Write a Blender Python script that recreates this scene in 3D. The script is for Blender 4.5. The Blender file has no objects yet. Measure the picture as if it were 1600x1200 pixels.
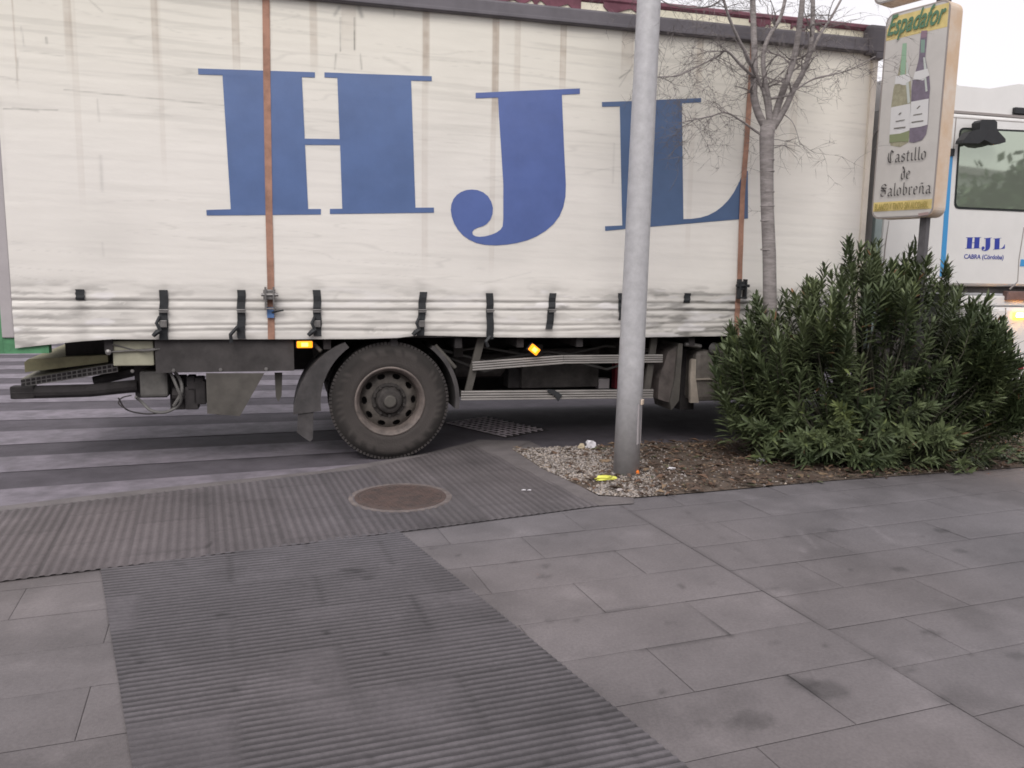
import bpy, bmesh, math, random
import numpy as np
from mathutils import Vector, Matrix
random.seed(7); RS = np.random.RandomState(11)
sc = bpy.context.scene
COL = sc.collection
rad = math.radians

# ------------------------------------------------------------------ camera
F, CX, CY, HC = 1270., 800., 600., 1.62
PITCH, ROLL = rad(8.1), rad(0.9)
_f = np.array([0, math.cos(PITCH), -math.sin(PITCH)]); _r = np.array([1., 0, 0]); _u = np.array([0, math.sin(PITCH), math.cos(PITCH)])
RT = math.cos(ROLL)*_r + math.sin(ROLL)*_u; UP = -math.sin(ROLL)*_r + math.cos(ROLL)*_u; FW = _f
EYE = np.array([0, 0, HC])
cam_d = bpy.data.cameras.new('camera'); cam = bpy.data.objects.new('camera', cam_d); COL.objects.link(cam)
cam_d.sensor_width = 36; cam_d.lens = 36*F/1600; cam_d.clip_start = .05; cam_d.clip_end = 900
cam.matrix_world = Matrix(((RT[0], UP[0], -FW[0], 0), (RT[1], UP[1], -FW[1], 0), (RT[2], UP[2], -FW[2], HC), (0, 0, 0, 1)))
sc.camera = cam
sc.render.resolution_x, sc.render.resolution_y = 1024, 768

# ------------------------------------------------------------------ light
SUN_EL, SUN_HEAD = 47., 190.          # heading clockwise from +Y of where the bright part of the sky is
w = bpy.data.worlds.new('World'); sc.world = w; w.use_nodes = True
nt = w.node_tree; bg = nt.nodes['Background']
sky = nt.nodes.new('ShaderNodeTexSky'); sky.sky_type = 'NISHITA'; sky.sun_disc = False
sky.sun_elevation = rad(SUN_EL); sky.sun_rotation = rad(SUN_HEAD); sky.dust_density = 4; sky.air_density = 1.2; sky.ozone_density = 1
hs = nt.nodes.new('ShaderNodeHueSaturation'); hs.inputs['Saturation'].default_value = .22
mx = nt.nodes.new('ShaderNodeMix'); mx.data_type = 'RGBA'; mx.inputs[0].default_value = .6
mx.inputs[7].default_value = (10.6, 10.15, 10.5, 1)      # even cloud cover
nt.links.new(sky.outputs[0], hs.inputs['Color']); nt.links.new(hs.outputs[0], mx.inputs[6]); nt.links.new(mx.outputs[2], bg.inputs[0])
bg.inputs[1].default_value = .12
sd = bpy.data.lights.new('sun', 'SUN'); sun = bpy.data.objects.new('sun', sd); COL.objects.link(sun)
sd.energy = 1.45; sd.angle = rad(35); sd.color = (1, .955, .90)
_h = rad(SUN_HEAD); _e = rad(SUN_EL)
sv = Vector((math.sin(_h)*math.cos(_e), math.cos(_h)*math.cos(_e), math.sin(_e)))
sun.rotation_euler = sv.to_track_quat('Z', 'Y').to_euler(); sun.location = (0, -6, 12)
sc.view_settings.view_transform = 'Standard'; sc.view_settings.look = 'None'; sc.view_settings.exposure = 0.10; sc.view_settings.gamma = 1
sc.render.engine = 'CYCLES'
try: sc.cycles.filter_width = 1.7
except Exception: pass

# ------------------------------------------------------------------ measuring helpers
ROAD = -.02
def ray(px, py): return FW + RT*((px-CX)/F) - UP*((py-CY)/F)
def G(px, py, z=0.):
    d = ray(px, py); return EYE + d*((z-HC)/d[2])
W0 = G(610, 718, ROAD)
TH = rad(75.23)
D = np.array([math.sin(TH), math.cos(TH), 0]); N = np.array([-D[1], D[0], 0])
def T(px, py, off=-.05):            # point on the lengthwise plane of the truck -> (along, height) in truck space
    d = ray(px, py); t = ((W0+N*off-EYE)@N)/(d@N); p = EYE+d*t
    return float((p-W0)@D), float(p[2]-ROAD)
UA = rad(70); U2 = np.array([math.sin(UA), math.cos(UA)]); V2 = np.array([-math.cos(UA), math.sin(UA)])   # paving grid

def lattice(n, seed):
    return np.random.RandomState(seed).rand(n, n)
_L = [lattice(64, s) for s in range(12)]
def vnoise(x, y, seed=0):
    L = _L[seed % 12]; n = 64
    x = np.asarray(x, float)+seed*7.31; y = np.asarray(y, float)+seed*3.77
    xi = np.floor(x).astype(int); yi = np.floor(y).astype(int); fx = x-xi; fy = y-yi
    fx = fx*fx*(3-2*fx); fy = fy*fy*(3-2*fy)
    a = L[xi % n, yi % n]; b = L[(xi+1) % n, yi % n]; c = L[xi % n, (yi+1) % n]; d = L[(xi+1) % n, (yi+1) % n]
    return (a*(1-fx)+b*fx)*(1-fy)+(c*(1-fx)+d*fx)*fy
def fbm(x, y, seed=0, o=4):
    r = 0; a = .5; s = 0
    for k in range(o):
        r = r+a*vnoise(np.asarray(x)*2**k, np.asarray(y)*2**k, seed+k); s += a; a *= .5
    return r/s
def sm(a, b, x):
    t = np.clip((np.asarray(x, float)-a)/(b-a), 0, 1); return t*t*(3-2*t)

# ------------------------------------------------------------------ mesh helpers
class MB:
    def __init__(s): s.v = []; s.f = []
    def add(s, vs, fs):
        o = len(s.v); s.v += [tuple(map(float, p)) for p in vs]; s.f += [tuple(i+o for i in f) for f in fs]
    def box(s, x0, x1, y0, y1, z0, z1, M=None, b=0.0):
        if b > 0:
            bm = bmesh.new(); bmesh.ops.create_cube(bm, size=1)
            for v in bm.verts: v.co = Vector(((x0+x1)/2+v.co.x*(x1-x0), (y0+y1)/2+v.co.y*(y1-y0), (z0+z1)/2+v.co.z*(z1-z0)))
            bmesh.ops.bevel(bm, geom=bm.edges[:], offset=b, segments=2, profile=.6, affect='EDGES')
            vs = [v.co.copy() for v in bm.verts]; fs = [[v.index for v in f.verts] for f in bm.faces]; bm.free()
        else:
            vs = [Vector(p) for p in ((x0,y0,z0),(x1,y0,z0),(x1,y1,z0),(x0,y1,z0),(x0,y0,z1),(x1,y0,z1),(x1,y1,z1),(x0,y1,z1))]
            fs = [(0,3,2,1),(4,5,6,7),(0,1,5,4),(1,2,6,5),(2,3,7,6),(3,0,4,7)]
        if M is not None: vs = [M @ v for v in vs]
        s.add(vs, fs)
    def tube(s, pts, rs, n=8, cap=True):
        P = [Vector(p) for p in pts]
        if not hasattr(rs, '__len__'): rs = [rs]*len(P)
        vs = []; fs = []; side = None
        for i, p in enumerate(P):
            t = (P[min(i+1, len(P)-1)]-P[max(i-1, 0)])
            t = t.normalized() if t.length > 1e-9 else Vector((0, 0, 1))
            if side is None: side = t.cross(Vector((.31, .52, .79))).normalized()
            side = (side-t*side.dot(t)).normalized(); o = t.cross(side)
            for k in range(n):
                a = 2*math.pi*k/n; vs.append(p+(side*math.cos(a)+o*math.sin(a))*rs[i])
        for i in range(len(P)-1):
            for k in range(n):
                a = i*n+k; b = i*n+(k+1) % n; fs.append((a, b, b+n, a+n))
        if cap: fs.append(tuple(range(n-1, -1, -1))); fs.append(tuple((len(P)-1)*n+k for k in range(n)))
        s.add(vs, fs)
    def prism(s, pts, f0, f1, caps=True):
        """pts 2-D outline; f0/f1 map a 2-D point to the front / back 3-D point"""
        n = len(pts); vs = [f0(*p) for p in pts]+[f1(*p) for p in pts]; fs = []
        if caps: fs += [tuple(range(n)), tuple(range(2*n-1, n-1, -1))]
        for i in range(n):
            j = (i+1) % n; fs.append((i, i+n, j+n, j))
        s.add(vs, fs)
    def lathe(s, prof, n, f):
        """prof: (r, h) pairs; f(r cos, r sin, h)"""
        vs = []; fs = []
        for r, h in prof:
            for k in range(n):
                a = 2*math.pi*k/n; vs.append(f(r*math.cos(a), r*math.sin(a), h))
        for i in range(len(prof)-1):
            for k in range(n):
                a = i*n+k; b = i*n+(k+1) % n; fs.append((a, b, b+n, a+n))
        s.add(vs, fs)
    def build(s, name, m, parent=None, smooth=False, matrix=None):
        me = bpy.data.meshes.new(name); me.from_pydata(s.v, [], s.f); me.validate()
        return link(me, name, m, parent, smooth, matrix)
def link(me, name, m, parent=None, smooth=False, matrix=None):
    bm = bmesh.new(); bm.from_mesh(me); bmesh.ops.recalc_face_normals(bm, faces=bm.faces[:]); bm.to_mesh(me); bm.free()
    if m: me.materials.append(m)
    o = bpy.data.objects.new(name, me); COL.objects.link(o)
    if matrix is not None: o.matrix_world = matrix
    if parent: o.parent = parent
    if smooth:
        for p in me.polygons: p.use_smooth = True
    return o
def tag(o, label=None, cat=None, group=None, kind=None):
    for k, v in (('label', label), ('category', cat), ('group', group), ('kind', kind)):
        if v: o[k] = v
    return o
def empty(name, loc, rz=0):
    o = bpy.data.objects.new(name, None); COL.objects.link(o); o.location = loc; o.rotation_euler = (0, 0, rz); o.empty_display_size = .2
    return o
def grid_mesh(name, X, Y, Z, keep=None):
    h, wd = X.shape; me = bpy.data.meshes.new(name)
    co = np.stack([X, Y, Z], -1).reshape(-1, 3)
    i = np.arange(h*wd).reshape(h, wd); q = np.stack([i[:-1, :-1], i[:-1, 1:], i[1:, 1:], i[1:, :-1]], -1).reshape(-1, 4)
    if keep is not None: q = q[keep.reshape(-1)]
    me.vertices.add(len(co)); me.vertices.foreach_set('co', co.reshape(-1))
    me.loops.add(q.size); me.loops.foreach_set('vertex_index', q.reshape(-1))
    me.polygons.add(len(q)); me.polygons.foreach_set('loop_start', np.arange(0, q.size, 4)); me.polygons.foreach_set('loop_total', np.full(len(q), 4))
    me.update(calc_edges=True)
    return me
def paint(me, rgb, name='wear'):
    a = me.color_attributes.new(name, 'FLOAT_COLOR', 'POINT')
    a.data.foreach_set('color', np.concatenate([rgb, np.ones((len(rgb), 1))], 1).astype(np.float32).reshape(-1))

# ------------------------------------------------------------------ materials
def mat(name, col, rough=.6, var=.0, scale=8., col2=None, bump=0., bscale=60., metal=0., spec=.5, attr=None, coat=0., stretch=None, bdist=.01, sheen=0.):
    m = bpy.data.materials.new(name); m.use_nodes = True; t = m.node_tree; b = t.nodes['Principled BSDF']
    b.inputs['Roughness'].default_value = rough; b.inputs['Metallic'].default_value = metal
    b.inputs['Specular IOR Level'].default_value = spec; b.inputs['Coat Weight'].default_value = coat
    tc = t.nodes.new('ShaderNodeTexCoord'); vec = tc.outputs['Object']
    if stretch:
        mp = t.nodes.new('ShaderNodeMapping'); mp.inputs['Scale'].default_value = stretch; t.links.new(vec, mp.inputs[0]); vec = mp.outputs[0]
    c = (*col, 1)
    out = None
    if attr:
        an = t.nodes.new('ShaderNodeAttribute'); an.attribute_name = attr; out = an.outputs['Color']
    if var > 0 or col2:
        n = t.nodes.new('ShaderNodeTexNoise'); n.inputs['Scale'].default_value = scale; n.inputs['Detail'].default_value = 7; n.inputs['Roughness'].default_value = .65
        t.links.new(vec, n.inputs['Vector'])
        r = t.nodes.new('ShaderNodeValToRGB'); r.color_ramp.elements[0].position = .36; r.color_ramp.elements[1].position = .64
        c2 = (*col2, 1) if col2 else tuple(min(1, x*(1+var)) for x in col)+(1,)
        c1 = c if col2 else tuple(x*(1-var) for x in col)+(1,)
        r.color_ramp.elements[0].color = c1; r.color_ramp.elements[1].color = c2
        t.links.new(n.outputs[0], r.inputs[0])
        if out is not None:
            mm = t.nodes.new('ShaderNodeMix'); mm.data_type = 'RGBA'; mm.blend_type = 'MULTIPLY'; mm.inputs[0].default_value = 1
            t.links.new(r.outputs[0], mm.inputs[6]); t.links.new(out, mm.inputs[7]); out = mm.outputs[2]
        else: out = r.outputs[0]
    if out is not None: t.links.new(out, b.inputs['Base Color'])
    else: b.inputs['Base Color'].default_value = c
    if bump > 0:
        n2 = t.nodes.new('ShaderNodeTexNoise'); n2.inputs['Scale'].default_value = bscale; n2.inputs['Detail'].default_value = 5
        t.links.new(vec, n2.inputs['Vector'])
        bp = t.nodes.new('ShaderNodeBump'); bp.inputs['Strength'].default_value = bump; bp.inputs['Distance'].default_value = bdist
        t.links.new(n2.outputs[0], bp.inputs['Height']); t.links.new(bp.outputs[0], b.inputs['Normal'])
    return m
def emit_mat(name, col, s):
    m = mat(name, col, .3); b = m.node_tree.nodes['Principled BSDF']
    b.inputs['Emission Color'].default_value = (*col, 1); b.inputs['Emission Strength'].default_value = s; return m
M = {}
M['asphalt'] = mat('asphalt', (.082, .072, .086), .9, .22, 3., bump=.6, bscale=140)
M['grit'] = mat('asphalt_patch', (.07, .064, .068), .92, .25, 9., bump=.8, bscale=120)
M['paint_w'] = mat('worn_road_paint', (.225, .20, .235), .75, scale=4., col2=(.125, .112, .13), bump=.5, bscale=120)
M['slab'] = mat('granite_slab', (1, 1, 1), .72, .20, 70., attr='wear', bump=.5, bscale=200, bdist=.003)
M['rib'] = mat('ribbed_paving', (1, 1, 1), .75, .20, 60., attr='wear', bump=.3, bscale=200, bdist=.003)
M['conc'] = mat('kerb_concrete', (.145, .13, .132), .85, .15, 6., bump=.4, bscale=90)
M['mortar'] = mat('joint_mortar', (.135, .122, .127), .95, .2, 12.)
M['soil'] = mat('bed_soil', (.075, .055, .042), .95, scale=14., col2=(.13, .10, .08), bump=.8, bscale=50, bdist=.02)
M['iron'] = mat('rusty_iron', (.105, .070, .062), .7, scale=12., col2=(.066, .050, .047), bump=.5, bscale=80)
M['curtain'] = mat('curtain_pvc', (1, 1, 1), .42, .02, 6., attr='wear', bump=.12, bscale=9, bdist=.01, stretch=(1, 1, 3))
M['blueH'] = mat('letter_blue', (.088, .148, .325), .32, .08, 3., spec=.9, bump=.12, bscale=9, bdist=.01)
M['blueJ'] = mat('letter_violet_blue', (.086, .135, .36), .32, .08, 3., spec=.9, bump=.12, bscale=9, bdist=.01)
M['blueL'] = mat('letter_steel_blue', (.068, .122, .245), .32, .08, 3., spec=.9, bump=.12, bscale=9, bdist=.01)
M['orange'] = mat('strap_orange', (.36, .20, .145), .85, .22, 9., bump=.3, bscale=220, bdist=.003)
M['strapblk'] = mat('strap_black', (.022, .024, .027), .65, .3, 20.)
M['steel'] = mat('dull_steel', (.24, .23, .225), .45, .2, 20., metal=.7)
M['gal'] = mat('galvanised', (.47, .465, .48), .5, .09, 14., metal=.12, bump=.15, bscale=40)
M['alu'] = mat('dirty_aluminium', (.36, .34, .325), .5, .16, 10., metal=.35, stretch=(.4, 3, 3))
M['dark'] = mat('chassis_dark', (.034, .03, .031), .85, .35, 6.)
M['dark2'] = mat('chassis_dusty', (.06, .054, .052), .85, .35, 7.)
M['dust'] = mat('dusty_plate', (.085, .078, .07), .85, .2, 6.)
M['rubber'] = mat('tyre_rubber', (.030, .027, .027), .88, scale=7., col2=(.062, .054, .052), bump=.3, bscale=60)
M['rim'] = mat('rim_steel', (.20, .165, .15), .6, scale=9., col2=(.10, .085, .078), metal=.15, bump=.2, bscale=50)
M['hub'] = mat('hub_dark', (.04, .035, .033), .8, .35, 20.)
M['mud'] = mat('mudguard_plastic', (.06, .055, .056), .7, .3, 8.)
M['railgrey'] = mat('roof_rail_grey', (.13, .12, .135), .55, .12, 5., metal=.1)
M['maroon'] = mat('roof_maroon', (.17, .06, .085), .7, .25, 8.)
M['tarp'] = mat('roof_tarp_cream', (.78, .74, .60), .7, .1, 8.)
M['green'] = mat('frame_green', (.09, .26, .13), .6, .2, 12.)
M['panel'] = mat('body_grey', (.42, .39, .40), .5, .06, 6.)
M['cream'] = mat('pillar_cream', (.72, .66, .58), .5, .08, 6.)
M['cabw'] = mat('cab_white', (.74, .73, .72), .28, .03, 3., coat=.4)
M['blue'] = mat('cab_blue', (.06, .30, .62), .4)
M['letter'] = mat('cab_letter_blue', (.03, .05, .33), .5)
M['black'] = mat('black_plastic', (.02, .021, .024), .5, .2, 10.)
M['gasket'] = mat('rubber_gasket', (.012, .016, .016), .6)
M['amber'] = emit_mat('amber_lamp', (1, .30, .01), 1.5)
M['amber2'] = emit_mat('amber_indicator', (1, .36, .02), 14.)
M['amberhot'] = emit_mat('amber_bulb', (1, .66, .10), 3.)
M['amberhot2'] = emit_mat('indicator_bulb', (1, .50, .12), 220.)
M['lens'] = mat('lamp_lens', (.75, .28, .05), .3)
M['boxcream'] = mat('cream_box', (.34, .33, .25), .6, .1, 8.)
M['olive'] = mat('lift_olive', (.18, .17, .13), .75, .25, 9.)
M['red'] = mat('red_part', (.22, .02, .03), .5)
M['hose'] = mat('hose_grey', (.12, .115, .11), .6)
M['tank'] = mat('tank_metal', (.26, .235, .215), .5, scale=6., col2=(.14, .125, .115), metal=.3)
M['glass'] = mat('cab_glass', (.05, .085, .08), .03, metal=.0, spec=1.)
_b = M['glass'].node_tree.nodes['Principled BSDF']; _b.inputs['Metallic'].default_value = .7; _b.inputs['Base Color'].default_value = (.46, .52, .43, 1)
M['bark'] = mat('bark', (.32, .29, .285), .85, scale=9., col2=(.20, .18, .175), bump=.6, bscale=30, stretch=(1, 1, 4))
M['twig'] = mat('twig', (.17, .15, .148), .85, .25, 12.)
M['leaf'] = mat('oleander_leaf', (.054, .077, .036), .5, scale=2.2, col2=(.118, .145, .068), spec=.35)
M['leafy'] = mat('oleander_leaf_pale', (.13, .16, .06), .5, .25, 9.)
M['leafdry'] = mat('dry_leaf', (.20, .10, .045), .7, .3, 9.)
M['stem'] = mat('oleander_stem', (.06, .058, .04), .8, .3, 9.)
M['signface'] = mat('sign_face', (.55, .525, .50), .45, .05, 5.)
M['signedge'] = mat('sign_edge', (.60, .43, .29), .55, scale=4., col2=(.66, .56, .47))
M['signframe'] = mat('sign_frame', (.30, .27, .26), .5)
M['yellow'] = mat('sign_yellow', (.66, .53, .22), .5, .15, 6.)
M['scriptgreen'] = mat('script_green', (.10, .20, .12), .6)
M['gothic'] = mat('gothic_ink', (.055, .05, .05), .6)
M['ochre'] = mat('ochre_ink', (.36, .29, .08), .6)
M['poleDark'] = mat('sign_pole', (.09, .085, .09), .6, .2, 10.)
M['btlgreen'] = mat('print_green', (.29, .44, .31), .5)
M['btlolive'] = mat('print_olive', (.33, .31, .22), .5, .2, 20.)
M['btlpurp'] = mat('print_purple', (.185, .155, .20), .5, .15, 20.)
M['print_l'] = mat('print_label', (.66, .65, .65), .5)
M['print_d'] = mat('print_grey', (.16, .15, .13), .5)
M['print_hl'] = mat('print_highlight', (.52, .55, .52), .5)
M['wall'] = mat('facade', (.50, .52, .50), .85, .08, 2.)
M['win'] = mat('facade_glass', (.04, .05, .055), .1)
M['crown'] = mat('street_tree_leaf', (.05, .085, .035), .6, .4, 2.)
M['paperw'] = mat('paper_white', (.70, .68, .72), .7)
M['plasticy'] = mat('plastic_yellow', (.70, .70, .12), .4)
M['peel'] = mat('orange_peel', (.85, .20, .02), .5)

# ================================================================== SETTING
def sheet(name, pts, z, m, **k):
    me = bpy.data.meshes.new(name); me.from_pydata([(p[0], p[1], z) for p in pts], [], [tuple(range(len(pts)))])
    o = link(me, name, m); 
    if o.data.polygons[0].normal.z < 0: o.data.flip_normals()
    return tag(o, kind='structure') if not k else tag(o, **k)
sheet('road', [(-300, -300), (300, -300), (300, 400), (-300, 400)], ROAD, M['asphalt'])

def uv2(u, v): p = U2*u+V2*v; return p[0], p[1]
def xy2uv(x, y): return x*U2[0]+y*U2[1], x*V2[0]+y*V2[1]
sheet('pavement_base', [uv2(-30, -25), uv2(40, -25), uv2(40, 5.0), uv2(-30, 5.0)], -.010, M['mortar'])

STAINS = []      # (x, y, rx, ry, heading, darkness)
def stain(px, py, wpx, hpx, d):
    a = G(px-wpx/2, py); b = G(px+wpx/2, py); c = G(px, py-hpx/2); e = G(px, py+hpx/2); m = G(px, py)
    STAINS.append((m[0], m[1], abs(b[0]-a[0])/2, abs(c[1]-e[1])/2, d))
for s_ in [(1290, 1077, 78, 34, .62), (1255, 1068, 60, 20, .7), (1180, 1123, 62, 22, .68), (1160, 1132, 60, 18, .75), (1472, 829, 26, 7, .62), (1408, 890, 26, 8, .62), (1502, 861, 26, 6, .68), (1455, 988, 36, 8, .62), (851, 884, 22, 7, .68), (851, 901, 22, 7, .68), (803, 878, 18, 6, .75), (1300, 829, 20, 6, .7),
           (1228, 838, 16, 5, .75), (1210, 920, 26, 7, .76), (676, 856, 12, 4, .66), (716, 868, 10, 4, .6), (1590, 1025, 36, 14, .7), (1100, 1130, 30, 10, .8), (1420, 1047, 24, 8, .72), (1210, 1004, 18, 6, .78), (1110, 912, 22, 8, .84),
           (327, 853, 9, 12, .55), (905, 970, 14, 4, .7), (858, 970, 14, 4, .75), (550, 893, 36, 6, .6), (575, 905, 20, 7, .7), (280, 883, 20, 5, .7), (370, 1080, 16, 5, .6), (222, 1037, 8, 5, .6), (345, 963, 12, 4, .6), (510, 990, 14, 5, .45), (605, 1025, 9, 4, .5), (700, 950, 14, 4, .75)]:
    stain(*s_)
for _ in range(70):
    x = RS.uniform(-4, 9); y = RS.uniform(1.5, 6); STAINS.append((x, y, RS.uniform(.008, .028), RS.uniform(.008, .028), RS.uniform(.6, .85)))
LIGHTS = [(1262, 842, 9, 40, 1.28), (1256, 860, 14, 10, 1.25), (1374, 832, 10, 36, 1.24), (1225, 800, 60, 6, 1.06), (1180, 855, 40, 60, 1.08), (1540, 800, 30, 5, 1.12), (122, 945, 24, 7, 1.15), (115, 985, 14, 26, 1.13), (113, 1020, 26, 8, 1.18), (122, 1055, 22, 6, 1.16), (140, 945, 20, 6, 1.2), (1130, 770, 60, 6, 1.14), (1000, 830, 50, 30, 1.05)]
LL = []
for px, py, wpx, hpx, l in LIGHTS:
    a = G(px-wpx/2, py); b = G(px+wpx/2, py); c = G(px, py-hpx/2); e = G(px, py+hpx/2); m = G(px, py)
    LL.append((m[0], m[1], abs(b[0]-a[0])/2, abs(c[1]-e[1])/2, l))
JOINTS = []      # joints packed with dark dirt
for q0, q1, wd, k in (((1068, 942), (1141, 992), .007, .55), ((1230, 1055), (1345, 1130), .007, .5), ((970, 790), (1600, 1165), .008, .22), ((943, 957), (1010, 947), .006, .4), ((1141, 992), (1000, 1016), .006, .3), ((1060, 790), (1180, 880), .008, .16)):
    a = G(*q0); b = G(*q1); JOINTS.append((a[0], a[1], b[0], b[1], wd, k))
def wear(x, y, base, seed=0):
    x = np.asarray(x); y = np.asarray(y)
    f = .74+.50*fbm(x*.8, y*.8, 1+seed, 4)+.30*(fbm(x*4, y*4, 3+seed, 4)-.5)+.16*(fbm(x*30, y*30, 7, 2)-.5)
    r = np.ones_like(f)
    for sx, sy, rx, ry, d in STAINS:
        q = np.sqrt(((x-sx)/max(rx, .02))**2+((y-sy)/max(ry, .02))**2)
        q = q*(1+.5*(fbm(x*9+sx, y*9, 5, 2)-.5)); r *= 1-(1-d)*(1-sm(.7, 1.15, q))
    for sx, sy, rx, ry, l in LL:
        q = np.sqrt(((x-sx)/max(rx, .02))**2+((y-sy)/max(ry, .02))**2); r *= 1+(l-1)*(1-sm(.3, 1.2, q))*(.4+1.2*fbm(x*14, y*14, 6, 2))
    for ax, ay, bx, by, wd, k in JOINTS:
        dx, dy = bx-ax, by-ay; t = np.clip(((x-ax)*dx+(y-ay)*dy)/(dx*dx+dy*dy), 0, 1); dd = np.hypot(x-ax-t*dx, y-ay-t*dy)
        r *= 1-k*np.exp(-(dd/wd)**2)*(.5+fbm(x*8, y*8, 4, 2))
    r *= 1-.17*sm(.55, .75, fbm(x*2.3, y*2.3, 2, 4))+.16*sm(.58, .75, fbm(x*3.1+4, y*3.1, 9, 4))
    c = np.array(base)[None, :]*(f*r)[:, None]
    warm = (fbm(x*.5+3, y*.5, 8, 2)-.5)*.10
    c[:, 0] *= 1+warm; c[:, 2] *= 1-warm
    return c
# slabs: courses of staggered flags, individually settled, either side of a long joint
SLABC = (.153, .138, .143)
def slabs():
    V = []; Fc = []; C = []; o = 0
    def slab(u0, u1, v0, v1, shade, fine):
        nonlocal o
        g = .0012; u0 += g; u1 -= g; v0 += g; v1 -= g
        st = .03 if fine else .2
        nu = max(2, int((u1-u0)/st)+1); nv = max(2, int((v1-v0)/st)+1)
        uu = np.concatenate([[u0], np.linspace(u0+.004, u1-.004, nu), [u1]]); vv = np.concatenate([[v0], np.linspace(v0+.004, v1-.004, nv), [v1]])
        A, B = np.meshgrid(uu, vv); h = RS.uniform(-.0007, .0006); t1, t2 = RS.uniform(-.0009, .0009, 2)
        Z = h+t1*(A-(u0+u1)/2)+t2*(B-(v0+v1)/2)*2
        Z[0, :] -= .0011; Z[-1, :] -= .0011; Z[:, 0] -= .0011; Z[:, -1] -= .0011
        X = A*U2[0]+B*V2[0]; Y = A*U2[1]+B*V2[1]; hh, ww = A.shape
        V.append(np.stack([X, Y, Z], -1).reshape(-1, 3))
        i = np.arange(hh*ww).reshape(hh, ww)+o; Fc.append(np.stack([i[:-1, :-1], i[:-1, 1:], i[1:, 1:], i[1:, :-1]], -1).reshape(-1, 4)); o += hh*ww
        C.append(np.full(hh*ww, shade))
    lj = 2.59
    # left of the long joint
    for k in range(-30, 8):
        v0 = 2.15+.385*k; v1 = min(v0+.385, 5.02)
        if v0 > 4.9: continue
        off = 2.135 if k % 2 == 0 else 1.70
        edges = [lj]; e = off
        while e > -14: edges.append(e); e -= .88
        edges.append(-14); edges = sorted(set(edges))
        for a, b in zip(edges, edges[1:]):
            if b-a > .02: slab(a, b, v0, v1, RS.uniform(.95, 1.04), v0 > .8 and b > -3.5)
    for k in range(-30, 9):
        v0 = 2.055+.385*k; v1 = min(v0+.385, 5.02)
        if v0 > 4.9: continue
        off = lj+(.44 if k % 2 else .88); edges = [lj]; e = off
        while e < 15: edges.append(e); e += .88
        for a, b in zip(edges, edges[1:]): slab(a, b, v0, v1, RS.uniform(.95, 1.04), v0 > .8 and a < 8)
    co = np.concatenate(V); q = np.concatenate(Fc); sh = np.concatenate(C)
    me = bpy.data.meshes.new('pavement'); me.vertices.add(len(co)); me.vertices.foreach_set('co', co.reshape(-1))
    me.loops.add(q.size); me.loops.foreach_set('vertex_index', q.reshape(-1)); me.polygons.add(len(q))
    me.polygons.foreach_set('loop_start', np.arange(0, q.size, 4)); me.polygons.foreach_set('loop_total', np.full(len(q), 4)); me.update(calc_edges=True)
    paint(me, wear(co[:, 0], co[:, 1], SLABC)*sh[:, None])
    tag(link(me, 'pavement', M['slab']), kind='structure')
slabs()

def ribbed(name, poly, head, pitch, depth, z0, base, joint, seed, step=.03, dirty=.8):  # dirty: colour factor of the grooves
    """ribs run along `head`; clipped to the convex polygon"""
    a = rad(head); t = np.array([math.sin(a), math.cos(a)]); n = np.array([t[1], -t[0]])
    P = np.array([[p[0], p[1]] for p in poly]); pn = P@n; pt = P@t
    prof = [(0, 0), (.16, 1), (.50, 1), (.66, 0)]
    ns = []; hs_ = []
    k0 = math.floor(pn.min()/pitch)-1; k1 = math.ceil(pn.max()/pitch)+1
    for k in range(k0, k1):
        for f_, h_ in prof: ns.append((k+f_)*pitch); hs_.append(h_)
    ts = np.arange(pt.min()-.1, pt.max()+.1, step)
    A, B = np.meshgrid(np.array(ns), ts); Hh = np.meshgrid(np.array(hs_), ts)[0]
    row = np.floor(A/joint[0]); wob = np.where(row % 2 == 0, joint[1]/2, 0.)
    tj = np.abs(((B+wob)/joint[1]) % 1-.5)*joint[1]; tile = np.floor((B+wob)/joint[1])+row*37
    X = A*n[0]+B*t[0]; Y = A*n[1]+B*t[1]
    worn = .72+.5*fbm(X*1.6, Y*1.6, seed, 3)-.22*(np.sin(tile*12.9)+0)*.5
    chip = (fbm(X*16, Y*16, seed+2, 2) > .70)
    gap = tj > joint[1]/2-step*.5
    Z = z0+depth*Hh*np.clip(worn, .35, 1.1)*np.where(chip, .7, 1)
    Z = np.where(gap, z0+(Z-z0)*.45, Z)
    me = grid_mesh(name, X, Y, Z)
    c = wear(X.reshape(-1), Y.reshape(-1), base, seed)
    pat = 1-.7*sm(.5, .75, fbm(X*1.3+tile*3.1, Y*1.3, seed+1, 2)); dirt = np.where(Hh > .5, 1.05, 1-(1-dirty)*pat).reshape(-1)                        # grooves coloured darker than the rib tops, in patches
    c *= (dirt*(1+.05*np.sin(tile*7.7)).reshape(-1))[:, None]; c *= np.where(gap.reshape(-1), .84, 1)[:, None]
    lng = (np.abs((A/joint[0]+.5) % 1-.5)*joint[0] < pitch*.2).reshape(-1); c *= np.where(lng, .80, 1)[:, None]
    paint(me, c)
    bm = bmesh.new(); bm.from_mesh(me); cen = P.mean(0)
    for i in range(len(P)):
        p, q = P[i], P[(i+1) % len(P)]; e = q-p; no = np.array([e[1], -e[0]])
        if no@(cen-p) > 0: no = -no
        bmesh.ops.bisect_plane(bm, geom=bm.verts[:]+bm.edges[:]+bm.faces[:], plane_co=(p[0], p[1], 0), plane_no=(no[0], no[1], 0), clear_outer=True)
    bm.to_mesh(me); bm.free()
    tag(link(me, name, M['rib']), kind='structure')
g = lambda x, y: G(x, y)[:2]
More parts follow.
